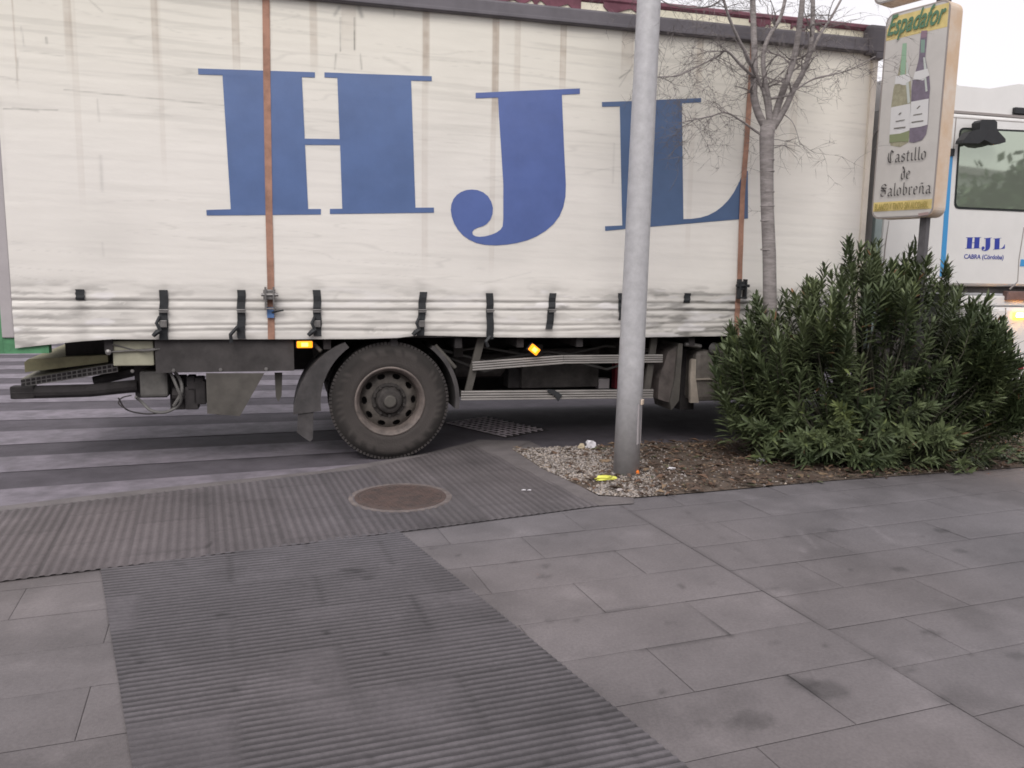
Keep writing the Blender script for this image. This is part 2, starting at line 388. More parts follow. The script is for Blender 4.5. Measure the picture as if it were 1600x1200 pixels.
ribbed('ribbed_crossing_paving', [g(157, 891), g(621, 829), g(1062, 1190), g(1250, 1344), g(236, 1380)], 70.3, .0385, .006, .004, (.104, .095, .104), (.42, .84), 4, dirty=.50)
e1 = g(157, 891); e2 = g(970, 790); ex = e1+(e1-e2)*1.6
band_top = [g(0, 803), g(500, 745)]; tl = band_top[0]+(band_top[0]-band_top[1])*2
k1 = g(570, 733); mid = e1+(e2-e1)*.60
ribbed('ribbed_kerb_paving', [ex, mid, k1, tl], -21, .052, .0045, .0055, (.116, .101, .107), (.42, .6), 6)
ribbed('ribbed_corner_paving', [mid, g(937, 791.5), g(740, 696), k1], -21, .052, .0045, .0055, (.120, .105, .108), (.42, .6), 7)
# concrete edging between paving and road, and round the planting bed
sheet('gutter', [tl+(0, .12), g(0, 790), g(150, 772), g(500, 735), g(640, 712), g(745, 690), g(740, 697), k1, g(500, 746), g(0, 804), tl], -.004, M['conc'])
sheet('bed_edging', [g(735, 696), g(745, 688), g(830, 690), g(800, 703), g(850, 735), g(905, 760), g(935, 776), g(990, 779), g(990, 788), g(931, 792)], .0065, M['conc'])
sheet('corner_pavement', [k1, g(931, 792), g(990, 788), g(990, 770), g(830, 690), g(745, 688), g(640, 714)], -.002, M['conc'])
# zebra crossing: painted bars running along the road
ZB = [((0, 800), (460, 752), (0, 765.6), (460, 733)), ((0, 739), (460, 712), (0, 715), (460, 692)), ((0, 696), (460, 675), (0, 675), (460, 658.5)),
      ((0, 657.5), (460, 645), (0, 643), (460, 632)), ((0, 630), (460, 621), (0, 618), (460, 610)), ((0, 609), (460, 602), (0, 600), (460, 594))]
mb = MB(); rzb = np.random.RandomState(5)
for i, (a, b, c, d) in enumerate(ZB):
    A, B, C_, D_ = [G(p[0], p[1], ROAD)[:2] for p in (a, b, c, d)]
    A2 = A+(A-B)*.9; C2 = C_+(C_-D_)*.9; rt = 1.42
    B2 = A+(B-A)*rt; D2 = C_+(D_-C_)*rt
    mb.add([(*A2, ROAD+.004), (*B2, ROAD+.004), (*D2, ROAD+.004), (*C2, ROAD+.004)], [(0, 1, 2, 3)])
last = (C2, D2); dv = np.array([-.30, .96])
for k in range(1, 9):
    p, q = last; p = p+dv*(.55+.0*k); q = q+dv*.55; p2 = p+dv*.5; q2 = q+dv*.5; last = (p2, q2)
    mb.add([(*p, ROAD+.004), (*q, ROAD+.004), (*q2, ROAD+.004), (*p2, ROAD+.004)], [(0, 1, 2, 3)])
tag(mb.build('crossing_stripes', M['paint_w']), kind='structure')

# planting bed
def bedpt(px, py): return g(px, py)
BED = [bedpt(*p) for p in ((800, 703), (850, 735), (905, 760), (935, 775), (990, 779), (1100, 770), (1300, 752), (1600, 731))]
u_, v_ = xy2uv(*BED[-1]); BED.append(np.array(uv2(14, v_+.02))); BED.append(np.array([BED[0][0], BED[0][1]])+np.array(D[:2])*14.)
sheet('planting_bed_soil', BED, .008, M['soil'])
def inbed(x, y, m=0.):
    n = len(BED); ins = False; j = n-1
    for i in range(n):
        xi, yi = BED[i]; xj, yj = BED[j]
        if (yi > y) != (yj > y) and x < (xj-xi)*(y-yi)/(yj-yi)+xi: ins = not ins
        j = i
    return ins
def scatter_stones():
    V = []; Fc = []; C = []; ico = [(0, 0, 1), (.9, 0, .2), (.28, .85, .2), (-.72, .53, .2), (-.72, -.53, .2), (.28, -.85, .2), (.72, .53, -.4), (-.28, .85, -.4), (-.9, 0, -.4), (-.28, -.85, -.4), (.72, -.53, -.4)]
    fs = [(0, 1, 2), (0, 2, 3), (0, 3, 4), (0, 4, 5), (0, 5, 1), (1, 6, 2), (2, 6, 7), (2, 7, 3), (3, 7, 8), (3, 8, 4), (4, 8, 9), (4, 9, 5), (5, 9, 10), (5, 10, 1), (1, 10, 6)]
    n = 0; tries = 0; ico = np.array(ico)
    while n < 9000 and tries < 110000:
        tries += 1
        x = RS.uniform(0, 1.4) if RS.rand() < .35 else RS.uniform(0, 7.5); y = RS.uniform(5.5, 9.2)
        if not inbed(x, y): continue
        near = x < 1.15 and fbm(x*2.1, y*2.1, 2, 2) > .30
        dens = 1. if near else (.22 if fbm(x*1.5, y*1.5, 4, 2) > .5 else .10)
        if 5.1 > x > 1.7 and y < 7.6: dens *= .7
        if x > 5: dens = .8
        if RS.rand() > dens: continue
        s = RS.uniform(.005, .0125); a = RS.uniform(0, 6.28); sc_ = RS.uniform(.6, 1.3, 3)*s
        p = ico*(1+RS.uniform(-.18, .18, ico.shape))*sc_; ca, sa = math.cos(a), math.sin(a)
        p = np.stack([p[:, 0]*ca-p[:, 1]*sa+x, p[:, 0]*sa+p[:, 1]*ca+y, p[:, 2]*.7+.008+s*.35], 1)
        V.append(p); Fc += [tuple(i+n*11 for i in f) for f in fs]; n += 1
        b = RS.uniform(.15, .44); t = RS.rand(); C.append(np.tile([[b, b*(.84+.08*t), b*(.70+.2*t)]], (11, 1)))
    me = bpy.data.meshes.new('gravel'); me.from_pydata([tuple(p) for p in np.concatenate(V)], [], Fc); paint(me, np.concatenate(C))
    o = link(me, 'gravel', M['slabstone']); tag(o, 'pale gravel chippings scattered over the planting bed', 'gravel', kind='stuff')
M['slabstone'] = mat('gravel_stone', (1, 1, 1), .85, .1, 60., attr='wear')
M['litter'] = mat('leaf_litter', (1, 1, 1), .8, .15, 40., attr='wear')
scatter_stones()
def scatter_leaves():
    V = []; Fc = []; C = []; n = 0; tries = 0
    while n < 6500 and tries < 90000:
        tries += 1
        x = RS.uniform(0, 7.5); y = RS.uniform(5.5, 9.0)
        if not inbed(x, y):
            if not (inbed(x, y+.05) and RS.rand() < .12): continue
        d = .22
        if x > .75: d = 1.
        if fbm(x*2, y*2, 9, 2) > .60: d += .3
        if x > 5: d = .45
        if x < .6 and y < 6.5: d = .55
        if RS.rand() > d: continue
        L = RS.uniform(.018, .055) if RS.rand() < .8 else RS.uniform(.06, .12); W = L*RS.uniform(.18, .5); a = RS.uniform(0, 6.28); cu = RS.uniform(-.4, .6)*L; ti = RS.uniform(-.5, .5)
        loc = [(-L/2, 0, 0), (0, -W/2, cu*.5), (L/2, 0, cu*.3), (0, W/2, cu*.6+W*.4*ti)]
        ca, sa = math.cos(a), math.sin(a); zz = .012+RS.uniform(0, .022)
        V += [(p[0]*ca-p[1]*sa+x, p[0]*sa+p[1]*ca+y, p[2]+zz) for p in loc]; o = n*4; Fc += [(o, o+1, o+2, o+3)]; n += 1
        k = RS.rand(); c = (.085, .055, .04) if k < .5 else (.15, .09, .06) if k < .8 else (.24, .17, .11) if k < .94 else (.09, .10, .05)
        C.append(np.tile([np.array(c)*RS.uniform(.7, 1.3)], (4, 1)))
    me = bpy.data.meshes.new('leaf_litter'); me.from_pydata(V, [], Fc); paint(me, np.concatenate(C))
    o = bpy.data.objects.new('leaf_litter', me); me.materials.append(M['litter']); COL.objects.link(o)
    tag(o, 'brown dry leaves lying over the planting bed', 'leaf litter', kind='stuff')
scatter_leaves()

# ================================================================== TRUCK
rz = math.pi/2-TH
truck = empty('delivery_truck', (W0[0], W0[1], ROAD), rz)
tag(truck, 'white curtain-sided truck with big blue HJL letters on its dirty side', 'truck')
def tp(mb, name, m, parent=None, smooth=False):
    return mb.build(name, m, parent or truck, smooth)
S0, _ = T(17, 450); S1, _ = T(1352, 240)
ZTOP = T(900, 40)[1]
botx = [T(x, 530)[0] for x in (15, 70, 130, 175, 260, 430, 560, 620, 655, 700, 780, 870, 1000, 1130, 1350)]
botz = [T(x, y)[1] for x, y in ((15, 545), (70, 539), (130, 533), (175, 530), (260, 530.5), (430, 530), (560, 529.5), (620, 528), (655, 524), (700, 525), (780, 527), (870, 527.5), (1000, 527), (1130, 525), (1350, 520))]
zb = lambda s: np.interp(s, botx, botz)
BUCK = [T(x, 470)[0] for x in (125, 257, 377, 495, 660, 766, 862, 975, 1073)]
FOLD = [T(495, y)[1] for y in (471, 484, 507, 517)]
def disp(s, z):
    s = np.asarray(s, float); z = np.asarray(z, float)
    d = .022*(fbm(s*.8, z*.6, 1, 2)-.5)+.006*(vnoise(s*3.1, z*.5, 8)-.5)*2*sm(1.5, 2.2, z)
    low = 1-sm(1.42, 1.55, z)
    wv = .012*(fbm(s*1.3, z*0, 4, 3)-.5)
    prof = .010*np.abs(np.sin((z+wv-1.03)*math.pi/.118))**.6
    fold = 0
    for i, zf in enumerate(FOLD):
        dz = z-(zf+wv*(1 if i > 1 else .3)+.012*np.sin(s*1.7+i)*(i > 1))
        fold = fold-(.0075 if i < 2 else .005)*(.35+1.1*fbm(s*1.2, z*0+i, 5, 3))*np.exp(-(dz/.010)**2)+.0028*np.exp(-((dz-.022)/.014)**2)
    pk = 0
    for b in BUCK: pk = pk+np.exp(-((s-b)/.16)**2)*.006*(fbm(s*9, z*14, 6, 2)-.5)*2
    crump = .012*(fbm(s*2.6, z*10, 7, 4)-.5)*(.5+1.6*sm(1.3, 2.6, s)+1.2*(1-sm(-2.6, -1.9, s)))
    bulge = .004*np.sin(np.clip((z-1.03)/.42, 0, 1)*math.pi)
    return d+low*(fold+pk+crump+bulge*.5)+.0016*(fbm(s*1.5, z*22, 3, 2)-.5)*(1-low)
YC = -.05
# --- curtain
ns_, nz_ = 800, 290
ss = np.linspace(S0, S1, ns_); tz = np.linspace(0, 1, nz_)
SS, TT = np.meshgrid(ss, tz); ZZ = zb(SS)+(ZTOP-zb(SS))*TT
YY = YC-disp(SS, ZZ)
me = grid_mesh('side_curtain', SS, YY, ZZ)
def curtain_colour(s, z):
    c = np.ones((len(s), 3))*np.array([.81, .777, .735])
    up = sm(2.2, 3.6, z)
    c *= (1-.035*up)[:, None]; c[:, 2] *= 1-.05*up; c[:, 0] *= 1
    grime = fbm(s*.7, z*1.3, 2, 4); c *= (1-.10*sm(.45, .8, grime))[:, None]
    # fine horizontal creases drawn as darker lines
    cr = fbm(s*1.0+.3*z, (z+.035*s)*34, 5, 3); amp = .12*(.35+.65*up)
    c *= (1-amp*sm(.56, .72, cr))[:, None]
    cr2 = np.abs(fbm(s*.45, (z+.03*s)*6, 9, 3)-.5); c *= (1-.10*(1-sm(.0, .012, cr2))*sm(.35, .6, fbm(s*.8, z*2, 10, 2)))[:, None]
    # marks left where posts and straps rub behind the cloth
    for px, wpx, y_end, k in ((22, 3, 140, .35), (106, 11, 100, .30), (113, 10, 320, .10), (242, 11, 110, .32), (247, 9, 280, .10), (368, 11, 112, .34), (490, 11, 110, .34), (545, 22, 80, .18), (666, 9, 130, .5), (664, 9, 420, .16), (775, 9, 200, .5), (772, 8, 420, .14), (809, 9, 150, .22), (881, 9, 140, .42), (982, 18, 120, .30), (1096, 9, 140, .40), (1090, 8, 400, .10), (1250, 10, 260, .16), (1262, 30, 100, .12)):
        sc_, zt = T(px, 40); wd = (T(px+wpx, 40)[0]-sc_)/2; zend = T(px, y_end)[1]; zz2 = ZTOP
        e = np.abs(s-sc_+.0*z)/wd
        m = (1-sm(.8, 1.1, e))*sm(zend-.12, zend+.25, z)*(.55+.9*fbm(s*14, z*24, 11, 2)); edge = np.exp(-((e-.95)/.14)**2)*sm(zend-.1, zend+.2, z)
        a = np.clip(.65*k*m+.38*k*edge, 0, .55)
        c *= (1-a[:, None]*np.array([.80, .95, 1.05]))
    # small scuffs and ghost lines
    for x0, y0, x1, y1, wd, k in ((152, 155, 155, 190, 1.3, .2), (157, 245, 160, 297, 3, .14), (5, 170, 90, 172, 1.0, .3), (20, 168, 60, 174, 1.4, .22), (0, 120, 30, 125, 1.5, .15), (100, 140, 350, 165, 1.1, .28), (30, 78, 100, 88, 1, .18), (72, 58, 73, 68, 1.2, .5), (33, 42, 38, 72, 1.2, .2), (140, 0, 160, 18, 1.3, .25), (26, 130, 28, 90, 1.2, .22), (0, 155, 10, 300, 4, .06), (160, 380, 162, 400, 2, .1), (523, 24, 530, 12, 3, .3), (565, 25, 560, 8, 4, .3), (532, 28, 532, 80, 1.3, .45), (554, 28, 554, 78, 1.3, .5), (525, 85, 523, 108, 1.6, .3), (563, 85, 565, 108, 1.6, .3), (672, 93, 750, 99, 1.1, .25), (616, 12, 616, 26, 1.2, .4), (985, 110, 968, 122, 1.4, .35), (990, 100, 968, 135, 1.2, .2), (600, 90, 640, 110, 4, .10), (700, 210, 970, 225, 1.2, .12), (755, 250, 980, 268, 1.2, .10), (960, 225, 958, 285, 2.2, .12), (750, 445, 830, 425, 1.2, .10)):
        (sa, za), (sb, zb2) = T(x0, y0), T(x1, y1); dx, dz = sb-sa, zb2-za; L2 = dx*dx+dz*dz+1e-9
        t = np.clip(((s-sa)*dx+(z-za)*dz)/L2, 0, 1); dd = np.hypot(s-sa-t*dx, z-za-t*dz+.006*(fbm(s*6, z*3, 2, 2)-.5))
        c *= (1-k*np.exp(-(dd/(wd*.0042))**2)*(.5+fbm(s*20, z*20, 8, 2)))[:, None]
    # hem: rubbed white patches, grey smears, darker along the folds and overall
    low = 1-sm(1.40, 1.55, z)
    wv = .012*(fbm(s*1.3, z*0, 4, 3)-.5)
    for i, zf in enumerate(FOLD):
        dz = z-(zf+wv*(1 if i > 1 else .3)+.012*np.sin(s*1.7+i)*(i > 1)); c *= (1-(.50 if i < 2 else .30)*np.exp(-(dz/.008)**2)*(.35+.9*fbm(s*3, z*0, 6, 2)))[:, None]
    sm1 = sm(.52, .68, fbm(s*4.5, z*30, 4, 4))*low; c *= (1-.40*sm1*(.35+.9*sm(1.4, 2.8, s)+.5*(1-sm(-2.6, -1.6, s))))[:, None]
    wh = sm(.60, .70, fbm(s*3.4+5, z*15, 8, 4))*low*(.4+.6*sm(.9, 1.5, s)+.6*(1-sm(-2.4, -1.2, s))); wh = np.clip(wh, 0, 1); c = c*(1-wh[:, None])+np.array([.85, .82, .81])*wh[:, None]
    c *= (1-.16*low*sm(1.5, 2.7, s))[:, None]; c *= (1-.09*low)[:, None]
    c *= (1-.12*sm(1.75, 1.25, z)) [:, None] if False else 1
    em = np.exp(-((z-zb(s))/.016)**2); c *= (1-.35*em*(.3+fbm(s*5, z*5, 3, 2)))[:, None]
    for b in BUCK: c *= (1-.20*np.exp(-((s-b)/.06)**2)*low)[:, None]
    for bx, by, r, k in ((590, 487, .0, 0), (190, 475, .07, .25), (195, 490, .06, .18), (750, 420, .05, .08), (880, 480, .05, .5), (965, 490, .06, .5), (1150, 480, .09, .3), (585, 516, .10, .25)):
        s_, z_ = T(bx, by)
        if r: c *= (1-k*np.exp(-(((s-s_)/r)**2+((z-z_)/(r*.3))**2))*(fbm(s*18, z*30, 5, 3) > .5))[:, None]
    return np.clip(c, .02, .9)
paint(me, curtain_colour(SS.reshape(-1), ZZ.reshape(-1)))
link(me, 'side_curtain', M['curtain'], truck, True)

# --- big letters, lying on the cloth
OH = [(309.4,106.9),(492,113.2),(492,121.5),(471.7,120.7),(476.2,216.8),(530.6,217.7),(527,122),(506.9,121.2),(506.9,113.4),(674.4,119.4),(674.4,126.9),(642.2,126.2),(649,324.5),(678,324.3),(678,332.3),(515.4,334.4),(515.4,326.4),(534.7,326.2),(531.3,226.9),(476.6,226.5),(481.5,326.6),(501.4,326.6),(501.4,335.2),(323.2,336.7),(322.5,328.1),(360.7,327),(347.6,117.4),(309.8,116.2)]
_j = [(166,142),(677,120),(677,147),(589,151),(594,280),(600,420),(609,590),(607,650),(597,700),(578,745),(548,785),(510,818),(465,845),(420,864),(370,877),(320,885),(265,889),(210,886),(170,877),(135,861),(105,840),(80,812),(62,782),(50,748),(45,715),(48,688),(58,662),(74,642),(95,627),(120,618),(148,615),(175,618),(203,629),(227,648),(243,675),(251,705),(249,735),(238,764),(220,785),(200,796),(175,803),(158,812),(150,824),(153,836),(165,844),(185,847),(215,844),(245,836),(272,824),(290,810),(299,795),(302,760),(302,590),(290,400),(280,250),(276,165),(166,169)]
_l = [(785,187),(1271,167),(1271,188),(1178,192),(1182,470),(1186,760),(1225,759),(1268,753),(1308,741),(1345,722),(1378,697),(1407,667),(1432,632),(1452,595),(1468,560),(1480,525),(1502,524),(1503,757),(1190,784),(905,808),(803,818),(802,795),(887,791),(880,500),(873,208),(785,210)]
OJ = [(690+x/3.137, 100+y/3.137) for x, y in _j]; OL = [(690+x/3.137, 100+y/3.137) for x, y in _l]
def letter(name, outline, m, fx, fy, parent, step=.06):
    bm = bmesh.new(); pts = [fx(*p) for p in outline]
    vs = [bm.verts.new((s, 0, z)) for s, z in pts]; es = [bm.edges.new((vs[i], vs[(i+1) % len(vs)])) for i in range(len(vs))]
    bmesh.ops.triangle_fill(bm, use_beauty=True, use_dissolve=False, edges=es)
    s_ = [p[0] for p in pts]; z_ = [p[1] for p in pts]
    if step:
        for k in np.arange(min(s_)+.01, max(s_), step): bmesh.ops.bisect_plane(bm, geom=bm.verts[:]+bm.edges[:]+bm.faces[:], plane_co=(k, 0, 0), plane_no=(1, 0, 0))
        for k in np.arange(min(z_)+.01, max(z_), step): bmesh.ops.bisect_plane(bm, geom=bm.verts[:]+bm.edges[:]+bm.faces[:], plane_co=(0, 0, k), plane_no=(0, 0, 1))
    for v in bm.verts: v.co.y = fy(v.co.x, v.co.z)
    me = bpy.data.meshes.new(name); bm.to_mesh(me); bm.free()
    o = bpy.data.objects.new(name, me); me.materials.append(m); COL.objects.link(o); o.parent = parent
    for p in me.polygons: p.use_smooth = True
    return o
lf = lambda s, z: float(YC-disp(s, z)-.0035)
letter('letter', OH, M['blueH'], lambda x, y: T(x, y), lf, truck)
letter('letter', OJ, M['blueJ'], lambda x, y: T(x, y), lf, truck)['label'] = 'violet blue letter J'
letter('letter', OL, M['blueL'], lambda x, y: T(x, y), lf, truck)

# --- orange lashing straps over the curtain
def strap(pts, wd, name, m, lift=.008):
    mb = MB(); L = []
    q = []
    for (x0, y0), (x1, y1) in zip(pts, pts[1:]):
        n = max(2, int(abs(y1-y0)/8))
        q += [(x0+(x1-x0)*k/n, y0+(y1-y0)*k/n) for k in range(n)]
    q.append(pts[-1])
    vs = []; fs = []
    for i, (x, y) in enumerate(q):
        s, z = T(x, y)
        yy = YC-float(disp(s, z))-lift-.001*math.sin(i)
        for dx, dy in ((-wd/2, 0), (wd/2, 0), (wd/2, .003), (-wd/2, .003)): vs.append((s+dx, yy+dy, z))
        if i:
            o = (i-1)*4
            for k in range(4): fs.append((o+k, o+(k+1) % 4, o+4+(k+1) % 4, o+4+k))
    mb.add(vs, fs); return tp(mb, name, m)
o1 = strap([(415.5, -8), (417, 130), (419, 250), (420.5, 340), (423, 440), (424, 530)], .053, 'lashing_strap', M['orange'])
o2 = strap([(1176.5, 62), (1172, 130), (1166, 220), (1160, 300), (1157, 380), (1155, 440), (1151, 490), (1150, 527)], .05, 'lashing_strap', M['orange'], .014)
def ratchet(px, py, par, blue):
    s, z = T(px, py); mb = MB(); y = YC-.03
    mb.box(s-.055, s+.035, y-.03, y, z-.03, z+.05, b=.006); mb.tube([(s-.07, y-.03, z+.01), (s+.06, y-.03, z+.01)], .014, 10)
    mb.box(s-.045, s-.03, y-.05, y+.01, z-.11, z+.07); mb.box(s+.018, s+.03, y-.05, y+.01, z-.11, z+.07)
    mb.tube([(s-.05, y-.035, z-.10), (s+.04, y-.035, z-.10)], .008, 8)
    o = tp(mb, 'ratchet', M['strapblk' if not blue else 'steel'], par)
    if blue:
        b2 = MB(); s, z = T(423, 488); b2.box(s-.027, s+.027, y-.004, y+.006, z-.042, z+.042); tp(b2, 'strap_label', mat('blue_tag', (.10, .20, .42), .5), par)
        b3 = MB(); b3.tube([(s+.01, y-.01, z+.0), (s+.05, y-.012, z+.01), (s+.10, y-.01, z+.02)], .007, 6); tp(b3, 'strap_end', M['strapblk'], par)
ratchet(423, 462, o1, True); ratchet(1156, 448, o2, False)

# --- black curtain straps with buckles
def buckle(px, y0, y1, kind, lean=0):
    s, zt = T(px, y0); _, z1 = T(px, y1); par = None; mb = MB(); n = 8; vs = []; fs = []
    for i in range(n+1):
        z = zt+(z1-zt)*i/n; sx = s+lean*(zt-z)+.003*math.sin(i*1.7+px); yy = YC-float(disp(sx, max(z, zb(sx)+.01)))-.010
        for dx, dy in ((-.031, 0), (.031, 0), (.031, .004), (-.031, .004)): vs.append((sx+dx, yy+dy, z))
        if i:
            o = (i-1)*4
            for k in range(4): fs.append((o+k, o+(k+1) % 4, o+4+(k+1) % 4, o+4+k))
    mb.add(vs, fs); par = tp(mb, 'curtain_strap', M['strapblk'])
    if kind:
        zr = T(px, 484)[1]; yy = YC-.034; b = MB(); b.tube([(s-.035+lean*.12, yy, zr), (s+.035+lean*.12, yy, zr)], .007, 8); b.box(s-.03+lean*.12, s+.03+lean*.12, yy-.004, yy+.004, zr-.02, zr-.008); tp(b, 'ring', M['steel'], par)
        if kind > 1:
            zk = T(px, 504)[1]; b = MB(); b.box(s-.030+lean*.2, s+.024+lean*.2, yy-.012, yy+.006, zk-.035, zk+.02, b=.004); tp(b, 'buckle', M['steel'], par)
            b = MB(); kx = s+lean*.25; b.tube([(kx-.02, yy-.012, zk+.05), (kx-.045, yy-.02, zk), (kx-.02, yy-.016, zk-.06)], .013, 8)
            b.tube([(kx-.015, yy-.01, zk-.05), (kx-.05, yy-.012, zk-.075), (kx-.075, yy-.01, zk-.10)], [.02, .02, .016], 6); tp(b, 'buckle_lever', M['strapblk'], par)
buckle(125, 452, 469, 0); buckle(256, 453, 531, 3, -.04); buckle(377, 453, 529, 1, -.03); buckle(495, 453, 525, 2); buckle(661, 456, 524, 2, -.07)
buckle(765, 458, 530, 1, .02); buckle(864, 458, 514, 1, -.10); buckle(971, 458, 500, 0, .05); buckle(1074, 458, 473, 0, -.04)
for px, y0, y1, x2 in ((372, 510, 534, 362), (765, 525, 541, 761)):
    mb = MB(); a = T(px, y0); b = T(x2, y1); mb.tube([(a[0], YC-.035, a[1]), ((a[0]+b[0])/2-.03, YC-.04, (a[1]+b[1])/2), (b[0], YC-.03, b[1])], .016, 6)
    tp(mb, 'strap_tail', M['strapblk'])

# --- body: headboard, rear frame, floor, roof
zf = .99
mb = MB(); mb.box(S0+.05, S1, -.035, 2.43, zf+.06, zf+.16); tp(mb, 'load_floor', M['dark'])
mb = MB(); mb.box(S0-.01, S1+.04, .0, 2.40, ZTOP+.04, ZTOP+.10); tp(mb, 'roof_panel', M['tarp'])
mb = MB(); mb.box(S1-.04, S1+.03, -.03, 2.43, zf, ZTOP-.01); tp(mb, 'front_wall', M['panel'])
mb = MB(); mb.box(S0-.02, S0+.03, .03, 2.40, zf, ZTOP-.01); tp(mb, 'rear_door', M['panel'])
mb = MB(); mb.box(S0+.02, S1, 2.40, 2.44, zf, ZTOP-.01); tp(mb, 'far_curtain', M['panel'])
mb = MB(); mb.box(S1-.005, S1+.05, -.075, -.036, T(1350, 500)[1]-.35, ZTOP, b=.006); tp(mb, 'front_pillar', M['cream'])
mb = MB(); zr0 = T(10, 528)[1]; mb.box(S0-.085, S0+.0, -.045, .02, zr0, ZTOP-.01, b=.008); tp(mb, 'rear_pillar', M['panel'])
mb = MB(); zg0 = T(10, 553)[1]; mb.box(S0-.22, S0-.086, -.03, .02, zg0, ZTOP-.01); mb.box(S0-.21, S0+.22, -.028, .05, zg0, zr0-.003); mb.box(S0-.19, S0-.12, -.035, -.028, zg0+.02, zr0-.05); tp(mb, 'rear_frame', M['green'])
# roof rail with its slim profile lines
mb = MB(); mb.box(S0-.1, S1+.05, -.105, .0, ZTOP-.005, ZTOP+.125, b=.02); mb.box(S0-.1, S1+.05, -.112, -.10, ZTOP+.003, ZTOP+.03, b=.004); tp(mb, 'roof_rail', M['railgrey'])
mb = MB(); mb.box(S0, S1, -.03, .02, ZTOP+.10, ZTOP+.20); tp(mb, 'roof_tarpaulin', M['tarp'])
mb = MB(); rr = random.Random(3); mb.tube([(S0+.1, -.02, ZTOP+.235), (.9, -.025, ZTOP+.238), (2.8, -.015, ZTOP+.23), (S1, -.03, ZTOP+.225)], .032, 8)
s = S0+.2
while s < S1-.1:
    L = rr.uniform(.15, .5); dens = 1. if s < 1.0 else .5
    if rr.random() < dens:
        zt = ZTOP+.225; k = 7; pts = [(s, zt)]+[(s+L*i/k, ZTOP+.115+rr.uniform(0, .075)*(1 if s > .6 else .25)) for i in range(k+1)]+[(s+L, zt)]
        mb.prism(pts, lambda a, b: (a, -.040-.0003*(s % 7), b), lambda a, b: (a, -.032, b))
    s += L*rr.uniform(.8, 1.0) if s < 1 else L+rr.uniform(.05, .5)
tp(mb, 'roof_cover_edge', M['maroon'])
mb = MB(); mb.box(S1-.10, S1+.09, -.125, .12, ZTOP-.02, ZTOP+.24, b=.03); mb.box(S1-.02, S1+.07, -.13, -.04, ZTOP-.06, ZTOP+.0, b=.01); tp(mb, 'corner_bracket', M['railgrey'])

# --- chassis
mb = MB(); mb.box(S0+.35, 6.6, .72, .80, .70, .97); mb.box(S0+.35, 6.6, 1.58, 1.66, .70, .97)
for x in np.arange(S0+.6, 6, .55): mb.box(x, x+.06, .0, 2.38, .955, zf+.06)
mb.tube([(0, .4, .5), (0, 2., .5)], .085, 12); mb.lathe([(.0, -.22), (.14, -.2), (.2, 0), (.14, .2), (0, .22)], 14, lambda a, b, h: (a, 1.2+h, .5+b))
mb.tube([(.2, 1.2, .55), (5., 1.2, .68)], .05, 8)
tp(mb, 'chassis', M['dark'])
mb = MB(); mb.box(T(243, 560, 0)[0], -.78, -.010, .02, T(330, 583, 0)[1]+.01, zf+.10); tp(mb, 'side_skirt', mat('skirt_dark', (.05, .045, .045), .8, .3, 5.))
mb = MB(); mb.box(S0+.22, T(243, 560, .4)[0]+.1, .42, .52, .74, zf+.1); tp(mb, 'dark_rear_filler', M['dark'])  # dark block added to stand for the gloom inside the open chassis
mb = MB(); mb.prism([T(322, 583, -.02), T(324, 646, -.02), T(375, 650, -.02), T(413, 583, -.02)], lambda a, b: (a, -.03, b), lambda a, b: (a, -.018, b)); tp(mb, 'skirt_bracket', M['dust'])
mb = MB(); a = T(430, 583, .1); mb.prism([T(429, 583, .1), T(431, 620, .1), T(435, 628, .1), T(440, 618, .1), T(441, 583, .1)], lambda a, b: (a, .1, b), lambda a, b: (a, .14, b)); tp(mb, 'hanging_strut', M['dust'])
for (x0, x1, y_, z_, r_) in ((.62, 1.15, .62, .74, .12), (3.1, 3.9, .6, .66, .14)):
    mb = MB(); mb.tube([(x0, y_, z_), (x0+.04, y_, z_), (x1-.04, y_, z_), (x1, y_, z_)], [r_*.6, r_, r_, r_*.6], 16); tp(mb, 'air_reservoir', M['dark2'])
for k in range(4):
    mb = MB(); mb.box(-.55+.06*k, .55-.06*k, .60, .68, .60+.018*k, .615+.018*k); tp(mb, 'leaf_spring', M['dark2'])
for x_ in (-.62, -.12, .10, .60, 1.35, 2.2, 2.9):
    mb = MB(); mb.box(x_, x_+.09, .30, .72, .84, .955, b=.01); tp(mb, 'chassis_bracket', M['dark2'])
for sd_, (za, zb_) in enumerate(((.93, .80), (.90, .70), (.86, .92))):
    mb = MB(); mb.tube([(.4, .35+.05*sd_, za), (.9, .33+.04*sd_, zb_), (1.5, .36, za-.05), (2.1, .32+.05*sd_, zb_), (2.8, .36, za)], .012, 6); tp(mb, 'brake_hose', M['hose'])
for x_ in (-2.0, -1.7, -1.35, -1.0):
    mb = MB(); mb.lathe([(.0, 0), (.014, .001), (.015, .012)], 6, lambda p, q, h, x_=x_: (x_+p, -.022+h, .80+q)); tp(mb, 'bolt', M['steel'])
